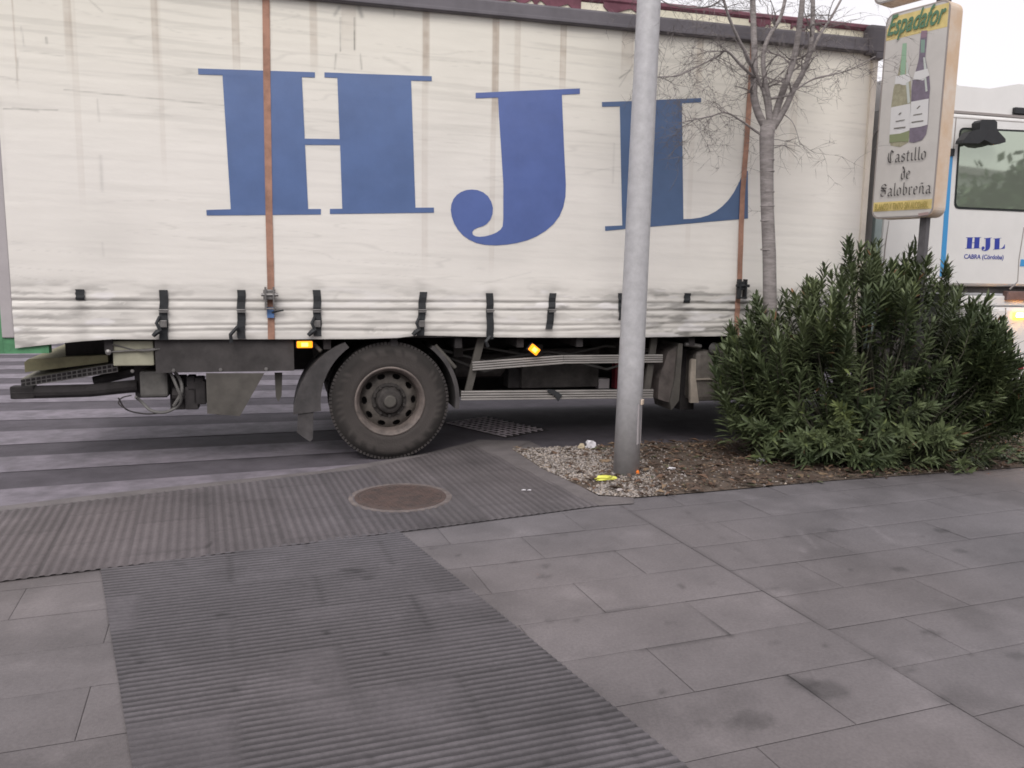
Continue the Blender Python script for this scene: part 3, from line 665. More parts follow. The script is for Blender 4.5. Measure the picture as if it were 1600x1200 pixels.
# tail lift folded under the rear
ZL = lambda x, y, o: T(x, y, o)
lift = MB(); A = T(14, 607, .35); 
pl = [T(12, 601, .0), T(170, 574, .0), T(172, 588, .0), T(16, 613, .0)]
lift.prism(pl, lambda a, b: (a, .30, b-.0), lambda a, b: (a, 2.0, b+.10), caps=False)
lo = tp(lift, 'lift_platform', M['olive'])
mb = MB(); p0, p1, p2, p3 = pl
for i in range(19):
    f0, f1 = (i+.12)/19, (i+.88)/19
    for a0, a1 in ((.10, .44), (.56, .90)):
        q = []
        for f_, a_ in ((f0, a0), (f1, a0), (f1, a1), (f0, a1)):
            tx = p0[0]+(p1[0]-p0[0])*f_; zz = (p0[1]+(p1[1]-p0[1])*f_)*(1-a_)+(p3[1]+(p2[1]-p3[1])*f_)*a_; q.append((tx, zz))
        mb.prism(q, lambda a, b: (a, .288, b), lambda a, b: (a, .30, b))
tp(mb, 'profile_slots', M['dark'], lo)
mb = MB(); mb.prism([(p[0], p[1]-.0015) for p in pl], lambda a, b: (a, .292, b), lambda a, b: (a, .299, b)); tp(mb, 'platform_edge', M['steel'], lo)
mb = MB(); c0, c1 = T(33, 580, .25), T(165, 570, .25)
mb.prism([(c0[0], c0[1]+.06), (c0[0]+.03, c0[1]+.085), (c1[0], c1[1]+.07), (c1[0], c1[1]+.01), (c0[0], c0[1]-.02)], lambda a, b: (a, .34, b), lambda a, b: (a, 1.9, b+.03)); tp(mb, 'platform_lip', mat('lift_lip', (.27, .25, .15), .7, .2, 8.), lo)
mb = MB(); a = T(20, 612, .3); b = T(215, 603, .3); mb.tube([(a[0], .31, a[1]-.01), (a[0]+.55, .31, a[1]-.005), (b[0], .31, b[1])], .052, 12); mb.box(a[0]-.01, a[0]+.16, .26, .36, a[1]-.055, a[1]+.045, b=.01)
mb.box(b[0]-.02, b[0]+.22, .3, .5, b[1]-.1, b[1]+.28); mb.tube([(b[0]-.35, .42, b[1]+.03), (b[0]+.1, .42, b[1]+.14)], .04, 8); tp(mb, 'lift_arm', M['dark'])
def cbox(px0, py0, px1, py1, off, dep, name, m, b=.008, par=None):
    s0, z1 = T(px0, py0, off); s1, z0 = T(px1, py1, off); mb = MB(); mb.box(s0, s1, off, off+dep, z0, z1, b=b); return tp(mb, name, m, par)
bx = cbox(175, 533, 241, 571, .02, .30, 'control_box', M['boxcream'])
mb = MB(); a = T(170, 550, 0); b = T(274, 543, 0); mb.tube([(a[0], .005, a[1]), (b[0], .0, b[1])], .007, 6); mb.lathe([(.0, 0), (.02, .002), (.022, .012), (0, .02)], 10, lambda p, q, h: (a[0]+p, -.01-h, a[1]+q)); tp(mb, 'control_rod', M['steel'], bx)
mo = cbox(217, 580, 263, 620, .10, .26, 'lift_motor', mat('motor_grey', (.10, .095, .09), .7, .2, 9.), .02)
cbox(264, 590, 290, 640, .2, .2, 'valve_block', M['dark'], .01)
mb = MB()
for x0, y0, x1, y1 in ((291, 588, 305, 612), (300, 596, 322, 632), (288, 605, 310, 640), (304, 590, 318, 600)):
    s0, z1 = T(x0, y0, .08); s1, z0 = T(x1, y1, .08); mb.box(s0, s1, .08, .22, z0, z1, b=.012)
mb.tube([(T(270, 615, .15)[0], .15, T(270, 615, .15)[1]), (T(320, 618, .15)[0], .15, T(320, 618, .15)[1])], .05, 10); tp(mb, 'hydraulic_pump', M['dark'])
mb = MB()
def cable(pp, r, off=.04):
    P = [T(x, y, off) for x, y in pp]; Q = []
    for i in range(len(P)-1):
        p0 = P[max(i-1, 0)]; p1 = P[i]; p2 = P[i+1]; p3 = P[min(i+2, len(P)-1)]
        for k in range(5):
            t = k/5; Q.append(tuple(.5*((2*p1[j])+(-p0[j]+p2[j])*t+(2*p0[j]-5*p1[j]+4*p2[j]-p3[j])*t*t+(-p0[j]+3*p1[j]-3*p2[j]+p3[j])*t**3) for j in (0, 1)))
    Q.append(P[-1]); mb.tube([(q[0], off+.02*math.sin(i*.4), q[1]) for i, q in enumerate(Q)], r, 7)
cable([(247, 553), (262, 575), (275, 600), (283, 622), (276, 636), (258, 644), (236, 641), (222, 630), (212, 620)], .012)
cable([(262, 570), (280, 592), (284, 612), (272, 634)], .014, .06)
cable([(176, 538), (200, 545), (225, 548), (250, 545)], .006, 0.0); tp(mb, 'hydraulic_hoses', M['hose'])
mb = MB(); cable([(185, 622), (196, 640), (225, 646), (250, 645)], .006); cable([(205, 618), (190, 622), (186, 630), (200, 640)], .005); tp(mb, 'cable', M['dark'])

# --- side marker lamps
def marker(px, py, wp, hp, tilt, m, off=-.02):
    s, z = T(px, py, off); R_ = Matrix.Translation((s, off, z)) @ Matrix.Rotation(tilt, 4, 'Y')
    mb = MB(); mb.box(-wp*1.12, wp*1.12, -.004, .05, -hp*1.2, hp*1.2, R_, b=.003); o = tp(mb, 'marker_lamp', M['black'])
    mb = MB(); mb.box(-wp, wp, -.03, -.002, -hp, hp, R_, b=.008); tp(mb, 'lens', m, o)
    mb = MB(); mb.box(-wp*.42, wp*.42, -.036, -.028, -hp*.55, hp*.55, R_, b=.003); tp(mb, 'bulb', M['amberhot'], o)
marker(476, 538, .062, .027, 0, M['amber']); marker(834, 546, .046, .032, rad(38), M['amber'])

# --- rear wheel (twin) and far wheels
def wheel(s, y, flip=1, detail=True):
    z = .505
    f = lambda a, b, h: (s+a, y+flip*h, z+b)
    ro = MB(); prof = [(.285, .0), (.30, -.012), (.335, -.018), (.36, -.014), (.385, -.020), (.43, -.020), (.462, -.008), (.482, .010), (.494, .022), (.503, .030), (.503, .07), (.496, .073), (.496, .083), (.504, .086), (.504, .135), (.497, .138), (.497, .148), (.504, .15), (.504, .20), (.498, .203), (.498, .212), (.503, .215), (.503, .255), (.48, .285), (.43, .305), (.285, .29), (.285, .0)]
    ro.lathe(prof, 96 if detail else 40, f)
    return ro
mb = wheel(0, .0); wobj = tp(mb, 'rear_wheel', mat('tyre_sidewall', (1, 1, 1), .88, .18, 7., attr='wear', bump=.3, bscale=60), None, True)
_co = np.array([v.co[:] for v in wobj.data.vertices]); _r = np.hypot(_co[:, 0], _co[:, 2]-.505); _a = np.arctan2(_co[:, 2]-.505, _co[:, 0])
_k = np.where(_r < .43, 1., .48)*(1-.25*(fbm(_a*1.2+9, _r*6, 3, 3)-.5)); paint(wobj.data, _k[:, None]*np.array([[.058, .050, .047]]))
def addlug():
    mb = MB(); n = 96
    for k in range(n):
        a = 2*math.pi*k/n; R_ = Matrix.Translation((0, 0, .505)) @ Matrix.Rotation(a, 4, 'Y')
        mb.box(.484, .506, .012, .045, -.011, .011, R_)
    tp(mb, 'tread_blocks', M['rubber'], wobj)
addlug()
f = lambda a, b, h: (a, h, .505+b)
mb = MB(); mb.lathe([(.30, .004), (.298, -.014), (.288, -.018), (.278, -.012), (.272, .004), (.262, .012), (.256, .03), (.25, .075), (.245, .12)], 96, f); rim = tp(mb, 'rim', M['rim'], wobj, True)
# dished disc with ten hand holes
nseg = 120; rings = np.linspace(.247, .145, 13); X = np.zeros((13, nseg+1)); Y = np.zeros_like(X); Z = np.zeros_like(X); keep = np.ones((12, nseg), bool)
for i, r in enumerate(rings):
    for k in range(nseg+1):
        a = 2*math.pi*k/nseg; X[i, k] = r*math.cos(a); Z[i, k] = .505+r*math.sin(a); Y[i, k] = .12+.035*math.sin((.247-r)/.102*math.pi)*-.35-(.247-r)*.35
for i in range(12):
    for k in range(nseg):
        r = (rings[i]+rings[i+1])/2; a = (k+.5)/nseg*10; da = (a-round(a))*2*math.pi*.2/10
        if (da/.032)**2+((r-.208)/.023)**2 < 1: keep[i, k] = False
me = grid_mesh('wheel_disc', X, Y, Z, keep); link(me, 'wheel_disc', mat('disc_shaded', (.085, .074, .066), .7, .3, 14.), rim, True)  # disc colour darkened to carry the shade inside the rim
mb = MB(); mb.lathe([(.24, .19), (.0, .19)], 40, f); tp(mb, 'disc_back', M['dark'], rim)
mb = MB(); mb.lathe([(.150, .088), (.148, .078), (.125, .070), (.118, .075), (.110, .045), (.100, .02), (.082, .012), (.060, .010), (.055, -.006), (.045, -.012), (.0, -.014)], 48, f)
for k in range(10):
    a = 2*math.pi*(k+.5)/10; x, zz = .132*math.cos(a), .132*math.sin(a); mb.lathe([(.0, -.0), (.013, 0), (.014, .04)], 6, lambda p, q, h, x=x, zz=zz: (x+p, .045+h, .505+zz+q))
tp(mb, 'hub', M['hub'], wobj)
mb = MB(); mb.lathe([(.052, -.007), (.05, -.014), (.042, -.018), (0, -.019)], 32, f); tp(mb, 'hub_cap', M['dust'], wobj)
def plainwheel(s, y, name, flip=1):
    mb = wheel(s, y, flip, False); o = tp(mb, name, M['rubber'], None, True)
    mb = MB(); mb.lathe([(.29, .0), (.27, .02), (.25, .06), (.15, .03), (.12, -.03), (0, -.04)] if flip > 0 else [(.29, .0), (.25, .06), (.15, .08), (0, .08)], 32, lambda a, b, h: (s+a, y+flip*h, .505+b)); tp(mb, 'rim', M['rim'], o, True)
plainwheel(0, .335, 'rear_wheel'); plainwheel(0, 2.4, 'rear_wheel', -1); plainwheel(0, 2.065, 'rear_wheel', -1)
plainwheel(5.25, .05, 'front_wheel'); plainwheel(5.25, 2.35, 'front_wheel', -1)
# mudguards
def arc_guard(a0, a1, r0, r1, y0, y1, name, extra=None, cx=0.):
    mb = MB(); n = 16; vs = []; fs = []
    for i in range(n+1):
        a = rad(a0+(a1-a0)*i/n); ro = r1[0]+(r1[1]-r1[0])*i/n; ri = r0
        for y, r in ((y0, ro), (y0, ri), (y1, ri), (y1, ro)): vs.append((cx+r*math.cos(a), y, .505+r*math.sin(a)))
        if i:
            o = (i-1)*4
            for k in range(4): fs.append((o+k, o+(k+1) % 4, o+4+(k+1) % 4, o+4+k))
    fs += [(3, 2, 1, 0), tuple(n*4+k for k in range(4))]
    mb.add(vs, fs); return tp(mb, name, M['mud'])
g1 = arc_guard(126, 186, .575, (.63, .80), -.03, .55, 'mudguard')
g2 = arc_guard(52, -8, .565, (.60, .60), .0, .5, 'mudguard')
mb = MB(); mb.prism([T(466, 636, -.02), T(464, 676, -.02), T(484, 690, -.02), T(489, 686, -.02), T(490, 640, -.02)], lambda a, b: (a, -.02, b), lambda a, b: (a, -.008, b))
s0 = T(466, 640, -.02)[0]; tp(mb, 'mud_flap', M['mud'], g1)
mb = MB(); a = T(675, 540, 0); b = T(712, 575, 0); mb.tube([(a[0]+.03, .02, a[1]), (b[0], .02, b[1])], .018, 8); tp(mb, 'mudguard_stay', M['dust']); mb = MB(); mb.tube([(T(490, 520)[0], .05, 1.0), (T(502, 550)[0], .0, T(502, 550)[1])], .016, 8); tp(mb, 'mudguard_stay', M['dust'])

# --- side guard rails
def rail(p0, p1, h, off, name='guard_rail'):
    (s0, z0), (s1, z1) = T(*p0, off), T(*p1, off); L = math.hypot(s1-s0, z1-z0); a = math.atan2(z1-z0, s1-s0)
    R_ = Matrix.Translation((s0, off, z0)) @ Matrix.Rotation(-a, 4, 'Y'); mb = MB()
    for k in range(4):
        zc = -h/2+h*(k+.5)/4; mb.box(0, L, -.014, .012, zc-h*.085, zc+h*.085, R_, b=.003)
    o = tp(mb, name, M['alu']); mb = MB(); mb.box(.002, L-.002, -.003, .010, -h/2+.002, h/2-.002, R_); tp(mb, 'rail_web', M['dark2'], o)  # dark backing colour puts shade into the grooves between the strips
    return o
r1 = rail((738, 572), (880, 561.5), .084, .02); r1b = rail((880, 561.5), (1035, 560), .080, .02); r2 = rail((720, 618), (1020, 615), .088, .02)
mb = MB(); a = T(752, 528, .06); b = T(731, 612, .06)
mb.prism([(a[0]-.035, a[1]), (a[0]+.035, a[1]), (b[0]+.03, b[1]), (b[0]-.03, b[1])], lambda x, z: (x, .045, z), lambda x, z: (x, .08, z)); tp(mb, 'guard_post', M['dust']); mb = MB(); a = T(1022, 528, .06); b = T(1010, 612, .06)
mb.prism([(a[0]-.03, a[1]), (a[0]+.03, a[1]), (b[0]+.03, b[1]), (b[0]-.03, b[1])], lambda x, z: (x, .045, z), lambda x, z: (x, .08, z)); tp(mb, 'guard_post', M['dust'])
mb = MB(); a = T(858, 611, 0); b = T(876, 620, 0); mb.prism([T(855, 608, 0), T(866, 609, 0), T(878, 617, 0), T(872, 627, 0), T(866, 618, 0), T(856, 613, 0)], lambda x, z: (x, -.01, z), lambda x, z: (x, .008, z)); tp(mb, 'torn_strap', M['strapblk'])
# --- underslung boxes between the axles
cbox(795, 545, 815, 606, .55, .2, 'battery_box', M['dark'])
cbox(816, 545, 935, 604, .5, .5, 'underslung_box', M['dark2'])
cbox(720, 548, 800, 575, .6, .2, 'air_tank', M['dark2'], .02)
cbox(936, 592, 952, 607, .5, .1, 'small_bracket', M['panel'], .003)
cbox(962, 566, 984, 607, .6, .1, 'fire_box', M['red'])
mb = MB(); mb.box(.62, 4.6, 2.25, 2.40, .16, .97, b=.02); tp(mb, 'far_light_block', M['dark'])  # unseen box added on the far side to keep light out from underneath
cbox(1006, 590, 1016, 610, .5, .1, 'small_bracket', M['panel'], .003)
# folded mudguard / cover sheets and tank ahead of the guard rail
mb = MB(); mb.prism([T(1040, 548, .1), T(1056, 538, .1), T(1050, 600, .1), T(1043, 628, .1), T(1024, 622, .1), T(1026, 590, .1)], lambda x, z: (x, .04, z), lambda x, z: (x, .40, z)); fl = tp(mb, 'front_mudguard', mat('flap_brown', (.10, .085, .08), .6, .3, 8.))
mb = MB(); mb.prism([T(1057, 536, .05), T(1064, 536, .05), T(1058, 625, .05), T(1046, 640, .05), T(1044, 628, .05), T(1052, 590, .05)], lambda x, z: (x, .01, z), lambda x, z: (x, .38, z)); tp(mb, 'flap_fold', M['dust'], fl)
cbox(1066, 545, 1084, 640, .25, .3, 'tank_end', M['dark'])
s0, z1 = T(1083, 548, .02); s1, z0 = T(1200, 626, .02)
mb = MB(); mb.box(s0+.05, s1, .06, .62, z0, z1, b=.05); tk = tp(mb, 'fuel_tank', M['tank'])
mb = MB(); mb.prism([(s0-.01, z1-.08), (s0+.035, z1-.08), (s0+.04, (z0+z1)/2), (s0+.085, z0+.0), (s0+.0, z0+.0), (s0-.015, (z0+z1)/2)], lambda x, z: (x, .02, z), lambda x, z: (x, .06, z)); mb.box(s0+.04, s1, .045, .06, (z0+z1)/2-.035, (z0+z1)/2-.02); tp(mb, 'tank_strap', mat('tank_band', (.48, .42, .36), .45, .15, 8., metal=.3), tk)
mb = MB(); a = T(1070, 538, .02); b = T(1095, 541, .02); mb.tube([(a[0], .02, a[1]), (b[0], .02, b[1])], .02, 8); mb.lathe([(.05, 0), (.055, .02), (0, .03)], 12, lambda p, q, h: (b[0]+.14+p, .04-h, b[1]-.02+q)); tp(mb, 'tank_filler', M['steel'], tk)

# --- cab
CAB = empty('cab', (0, 0, 0)); CAB.parent = truck
CY0 = .02
def K(px, py, o=CY0): return T(px, py, o)
cs0 = 4.72; door0 = K(1489, 300)[0]; zroof = K(1500, 176)[1]; zbot = K(1530, 448)[1]; cs1 = 6.98
mb = MB()
prof = [(cs0+.06, zbot), (cs1-.02, zbot), (cs1+.03, zbot+.5), (cs1-.06, 2.25), (cs1-.32, zroof-.08), (cs1-.55, zroof), (cs0+.06, zroof)]
def cabside(pts, y0, y1, r=.05):
    n = len(pts); cx = sum(p[0] for p in pts)/n; cz = sum(p[1] for p in pts)/n; rings = []
    for y, k in ((y0+r, 0), (y0+r*.3, r*.30), (y0, r*.9)): rings.append([(p[0]+(cx-p[0])*k/1.2, y, p[1]+(cz-p[1])*k/1.2) for p in pts])
    back = [[(p[0]+(cx-p[0])*k/1.2, y, p[1]+(cz-p[1])*k/1.2) for p in pts] for y, k in ((y1-r, 0), (y1-r*.3, r*.3), (y1, r*.9))]
    R = rings[::-1]+back; vs = [v for q in R for v in q]; fs = []
    for i in range(len(R)-1):
        for k in range(n):
            a = i*n+k; b = i*n+(k+1) % n; fs.append((a, b, b+n, a+n))
    fs.append(tuple(range(n))); fs.append(tuple((len(R)-1)*n+k for k in range(n))[::-1]); return vs, fs
mb.add(*cabside(prof, CY0, 2.40)); tp(mb, 'cab_body', M['cabw'], CAB)
# roof fairing
rp = [(cs0+.08, zroof+.012), (cs0+.10, K(1370, 114)[1]), (K(1490, 120)[0]-.02, K(1490, 122)[1]), (K(1500, 131)[0], K(1500, 132)[1]), (K(1551, 137)[0], K(1551, 137)[1]), (K(1600, 131)[0], K(1600, 129)[1]), (cs1-.30, zroof+.32), (cs1-.25, zroof+.16), (cs1-.45, zroof+.012)]
mb = MB(); mb.add(*cabside(rp, CY0+.035, 2.36, .08)); tp(mb, 'roof_fairing', M['cabw'], CAB)
mb = MB(); mb.box(cs0+.1, cs1-.5, CY0+.01, CY0+.03, zroof-.004, zroof+.02); tp(mb, 'roof_seam', M['signframe'], CAB)
mb = MB(); a = K(1539, 136); mb.tube([(a[0], .6, a[1]-.02), (a[0]+.012, .6, a[1]+.16)], [.011, .006], 6); tp(mb, 'antenna', M['black'], CAB)
mb = MB(); a = K(1587, 167); b = K(1606, 179); mb.box(a[0], b[0], CY0+.0, CY0+.06, b[1], a[1], b=.008); tp(mb, 'roof_marker', M['black'], CAB)
# side deflector behind the door, and dark gap equipment
mb = MB(); mb.box(cs0-.03, cs0+.05, CY0-.0, CY0+.05, .9, zroof+.15, b=.01); tp(mb, 'side_deflector', mat('deflector', (.30, .36, .36), .4, .1, 5.), CAB)
mb = MB(); mb.box(S1+.05, cs0-.03, .35, 2.2, .95, 3.45); tp(mb, 'intake_housing', mat('housing_teal', (.045, .06, .062), .6, .35, 4.), CAB)
mb = MB(); a = K(1357, 240, .2); mb.tube([(a[0], .2, a[1]-.1), (a[0]+.005, .2, a[1]+.12), (a[0]+.12, .2, a[1]+.30)], .012, 6); tp(mb, 'air_hose', M['alu'], CAB); mb = MB(); mb.tube([(a[0]+.02, .22, 1.2), (a[0]+.06, .25, 1.7), (a[0]-.0, .25, 2.2)], .016, 6); tp(mb, 'air_hose', M['alu'], CAB)
# panel joints and door
def line(pp, w_=.006, m='signframe', name='panel_gap', o=CY0-.0015):
    mb = MB()
    for (x0, y0), (x1, y1) in zip(pp, pp[1:]):
        a = K(x0, y0); b = K(x1, y1); dx, dz = b[0]-a[0], b[1]-a[1]; L = math.hypot(dx, dz); nx, nz = -dz/L*w_, dx/L*w_
        mb.prism([(a[0]+nx, a[1]+nz), (b[0]+nx, b[1]+nz), (b[0]-nx, b[1]-nz), (a[0]-nx, a[1]-nz)], lambda x, z: (x, o, z), lambda x, z: (x, o+.01, z))
    return tp(mb, name, M[m], CAB)
line([(1494, 183), (1488, 250), (1481, 330), (1470, 452)]); line([(1600, 355), (1592, 405), (1590, 440), (1578, 452)])
line([(1488, 183.5), (1600, 191)], .004)
line([(1389, 345), (1384, 380), (1378, 440)], .004)
mb = MB(); pa = [K(1481.5, 242), K(1488.5, 242), K(1475.5, 432), K(1468, 432)]; mb.prism(pa, lambda x, z: (x, CY0-.004, z), lambda x, z: (x, CY0+.002, z)); tp(mb, 'blue_stripe', M['blue'], CAB); mb = MB(); pa = [K(1595, 405), K(1606, 406), K(1604, 416), K(1593.5, 416)]; mb.prism(pa, lambda x, z: (x, CY0-.004, z), lambda x, z: (x, CY0+.002, z)); tp(mb, 'blue_stripe', M['blue'], CAB)
mb = MB(); a = K(1480, 232); b = K(1489, 244); mb.box(a[0], b[0], CY0-.02, CY0+.01, b[1], a[1], b=.004); tp(mb, 'door_hinge_cap', M['black'], CAB)
def rounded(pts, r=.04, n=4):
    out = []
    for i in range(len(pts)):
        p = Vector(pts[i]); a = Vector(pts[i-1]); b = Vector(pts[(i+1) % len(pts)]); u = (a-p).normalized()*r; v = (b-p).normalized()*r
        for k in range(n+1):
            t = k/n; out.append(tuple((p+u)*(1-t)**2+p*2*t*(1-t)+(p+v)*t*t))
    return out
wq = [K(1499, 199), K(1612, 204), K(1606, 331), K(1490, 326)]
mb = MB(); mb.prism(rounded(wq, .06), lambda x, z: (x, CY0-.006, z), lambda x, z: (x, CY0+.004, z)); wf = tp(mb, 'door_window', M['gasket'], CAB)
cw = (sum(p[0] for p in wq)/4, sum(p[1] for p in wq)/4); wi = [(cw[0]+(p[0]-cw[0])*.965, cw[1]+(p[1]-cw[1])*.95) for p in wq]
mb = MB(); mb.prism(rounded(wi, .05), lambda x, z: (x, CY0-.010, z), lambda x, z: (x, CY0-.005, z)); tp(mb, 'glass', M['glass'], wf)
# kerb mirror over the door window
mb = MB(); hp = [K(1526, 192, -.1), K(1530, 188, -.1), K(1549, 188, -.1), K(1553, 192, -.1), K(1553, 204, -.1), K(1566, 218, -.1), K(1566, 223, -.1), K(1556, 226, -.1), K(1545, 225, -.1), K(1533, 219, -.1), K(1525, 225, -.1), K(1500, 224, -.1), K(1501, 219, -.1), K(1512, 206, -.1), K(1526, 203, -.1)]
mb.prism(hp, lambda x, z: (x, -.14, z), lambda x, z: (x, -.04, z)); km = tp(mb, 'kerb_mirror', M['black'], CAB)
mb = MB(); a = K(1530, 205, -.06); mb.tube([(a[0], -.05, a[1]), (a[0], .03, a[1]+.03)], .02, 8); tp(mb, 'mirror_arm', M['black'], km)
# lettering on the door
def doorletters():
    x0, x1, y0, y1 = 1508., 1572., 371., 391.
    bx0, bx1, by0, by1 = 309., 1168., 107., 383.
    for o in (OH, OJ, OL):
        pts = [T(*p) for p in o]
        s0, s1 = T(309, 108)[0], T(1168, 300)[0]; zt, zl = T(500, 110)[1], T(500, 336)[1]
        a0, a1 = K(1509, 372)[0], K(1571, 372)[0]; b0, b1 = K(1540, 371)[1], K(1540, 389)[1]
        f_ = lambda p: (a0+(p[0]-s0)/(s1-s0)*(a1-a0), b1+(p[1]-zl)/(zt-zl)*(b0-b1))
        bmq = [f_(p) for p in pts]
        letter('door_letter', bmq, M['letter'], lambda x, y: (x, y), lambda x, z: CY0-.0025, CAB, step=0)
doorletters()
def text(body, size, m, M4, name, parent, shear=0, extr=.0008, sx=1., offset=0., space=1., fit=0):
    cu = bpy.data.curves.new(name, 'FONT'); cu.body = body; cu.size = size; cu.align_x = 'CENTER'; cu.shear = shear; cu.extrude = extr; cu.offset = offset; cu.space_character = space
    to = bpy.data.objects.new(name, cu); COL.objects.link(to); bpy.context.view_layer.update()
    me = bpy.data.meshes.new_from_object(to.evaluated_get(bpy.context.evaluated_depsgraph_get())); bpy.data.objects.remove(to)
    if fit:
        xs = [v.co.x for v in me.vertices]; cxm = (max(xs)+min(xs))/2; sx = fit/(max(xs)-min(xs))
        for v in me.vertices: v.co.x -= cxm
    for v in me.vertices: v.co.x *= sx
    me.transform(M4); me.materials.clear(); me.materials.append(m); o = bpy.data.objects.new(name, me); COL.objects.link(o); o.parent = parent; return o
a = K(1537, 404.5); MX = Matrix.Translation((a[0], CY0-.003, a[1])) @ Matrix.Rotation(math.pi/2, 4, 'X')
text('CABRA (Córdoba)', .062, M['letter'], MX, 'door_text', CAB, sx=1.02, offset=.0006)
# bumper, step, lower cab and front lamp
mb = MB(); mb.box(cs0+.1, cs1-.05, CY0+.06, 2.3, K(1530, 458)[1], zbot-.003); tp(mb, 'cab_base', M['dark2'], CAB)
mb = MB(); zt_ = K(1540, 462)[1]; zm = K(1560, 478)[1]
mb.box(5.80, cs1+.04, CY0+.03, 2.35, zm, zt_, b=.015); mb.box(5.86, cs1+.06, CY0, 2.4, .42, zm-.01, b=.04); bp = tp(mb, 'bumper', M['cabw'], CAB)
mb = MB(); a = K(1572, 478); mb.box(a[0]-.004, a[0]+.004, CY0-.003, CY0+.01, .45, zm-.02); tp(mb, 'bumper_joint', M['signframe'], bp)
mb = MB(); a = K(1578, 455); b = K(1600, 470); mb.box(a[0]-.03, b[0]+.1, CY0-.0, CY0+.06, b[1], a[1], b=.01); tp(mb, 'cab_step', mat('step_brown', (.16, .10, .09), .6, .2, 9.), CAB)
mb = MB(); a = K(1595, 575); mb.box(a[0]-.035, a[0]+.03, CY0-.01, CY0+.01, a[1]-.02, a[1]+.015, b=.004); tp(mb, 'side_reflector', M['red'], bp)
a = K(1589, 492); mb = MB(); mb.box(a[0]-.06, a[0]+.10, CY0-.03, CY0+.02, a[1]-.035, a[1]+.03, b=.012); ind = tp(mb, 'indicator', M['amber2'], bp)
mb = MB(); mb.box(a[0]-.035, a[0]+.045, CY0-.036, CY0-.028, a[1]-.018, a[1]+.018, b=.003); tp(mb, 'bulb', M['amberhot2'], ind)
mb = MB(); mb.box(4.75, 5.85, .12, .5, .95, 1.2); tp(mb, 'wheel_arch', M['dark'], CAB)

# ================================================================== STREET FURNITURE
# lamp post
pb = G(978, 741); lp = empty('lamp_post', (pb[0], pb[1], .0)); tag(lp, 'tall galvanised steel lamp post standing in the gravel corner of the planting bed', 'lamp post')
lean = Vector((.012, 0, 1)).normalized(); H_ = 8.2; mb = MB(); n = 16
hs2 = [(0, .104), (.9, .100), (2, .094), (3.5, .088), (5, .08), (H_, .055)]
mb.tube([(lean*h)[:] for h, r in hs2], [r for h, r in hs2], 20); post = mb.build('post', M['gal'], lp, True)
mb = MB(); R_ = Matrix.Rotation(rad(-38), 4, 'Z'); mb.box(-.004, .004, -.003, .003, .0, .01)
mb = MB(); mb.box(.080, .104, -.035, .035, .26, .58, Matrix.Rotation(rad(-32), 4, 'Z'), b=.003); ac = mb.build('access_door', M['panel'], lp)
mb = MB(); mb.box(.104, .118, -.03, .03, .575, .615, Matrix.Rotation(rad(-22), 4, 'Z'), b=.003); mb.build('door_tab', M['signedge'], lp)
mb = MB(); mb.tube([(lean*H_)[:], (lean*H_+Vector((-.2, .4, .25)))[:], (lean*H_+Vector((-.5, 1.1, .3)))[:]], [.05, .04, .035], 10); mb.build('arm', M['gal'], lp)
mb = MB(); p = lean*H_+Vector((-.6, 1.3, .3)); mb.box(p.x-.12, p.x+.12, p.y-.3, p.y+.3, p.z-.06, p.z+.05, b=.03); mb.build('lamp_head', M['panel'], lp)

# advertising sign
sb = G(1413, 724); E_ = np.array([math.sin(rad(146.5)), math.cos(rad(146.5)), 0]); NF = np.array([E_[1], -E_[0], 0]); DEP = .17
sg = empty('advertising_sign', (sb[0], sb[1], 0)); tag(sg, 'lightbox advert on a dark post showing two bottles and gothic lettering', 'sign')
def SP(px, py, o=0.):
    d = ray(px, py); P0 = sb+NF*(DEP/2+o); t = ((P0-EYE)@NF)/(d@NF); p = EYE+d*t; return float((p-sb)@E_), float(p[2])
def S3(e, z, o=0.): p = E_*e+NF*(DEP/2+o); return (p[0], p[1], z)
def rrect(e0, e1, z0, z1, r, n=6):
    out = []
    for cx, cz, a0 in ((e1-r, z1-r, 0), (e0+r, z1-r, 90), (e0+r, z0+r, 180), (e1-r, z0+r, 270)):
        for k in range(n+1): a = rad(a0+90*k/n); out.append((cx+r*math.cos(a), cz+r*math.sin(a)))
    return out
eL, _ = SP(1372, 200); eR, _ = SP(1472, 180); _, zB = SP(1413, 340.5); _, zT = SP(1440, 9)
def lightbox(z0, z1, name, eL=eL):
    o_ = rrect(eL, eR, z0, z1, .075); mb = MB(); mb.prism(o_, lambda a, b: S3(a, b, 0), lambda a, b: S3(a, b, -DEP)); bx_ = mb.build(name, M['signedge'], sg)
    mb = MB(); i_ = rrect(eL+.004, eR-.004, z0+.004, z1-.004, .07); mb.prism(i_, lambda a, b: S3(a, b, .004), lambda a, b: S3(a, b, .0005)); mb.build('face_frame', M['signframe'], bx_)
    mb = MB(); i_ = rrect(eL+.016, eR-.016, z0+.016, z1-.016, .06); mb.prism(i_, lambda a, b: S3(a, b, .006), lambda a, b: S3(a, b, .0045)); fa = mb.build('face_panel', M['signface'], bx_)
    return bx_, fa
lb, face = lightbox(zB, zT, 'lightbox')
zt0 = zT+.10; lb2, face2 = lightbox(zt0, zt0+1.1, 'lightbox', eL-.13)
mb = MB()
mb.box(-.029, .029, -.029, .029, 0, zB+.02, Matrix.Rotation(rad(-56), 4, 'Z')); mb.build('post', M['poleDark'], sg); mb = MB(); mb.box(-.04, .04, -.04, .04, zT-.02, zt0+.02, Matrix.Rotation(rad(-56), 4, 'Z')); mb.build('post', M['poleDark'], sg)
FO = [.0065]
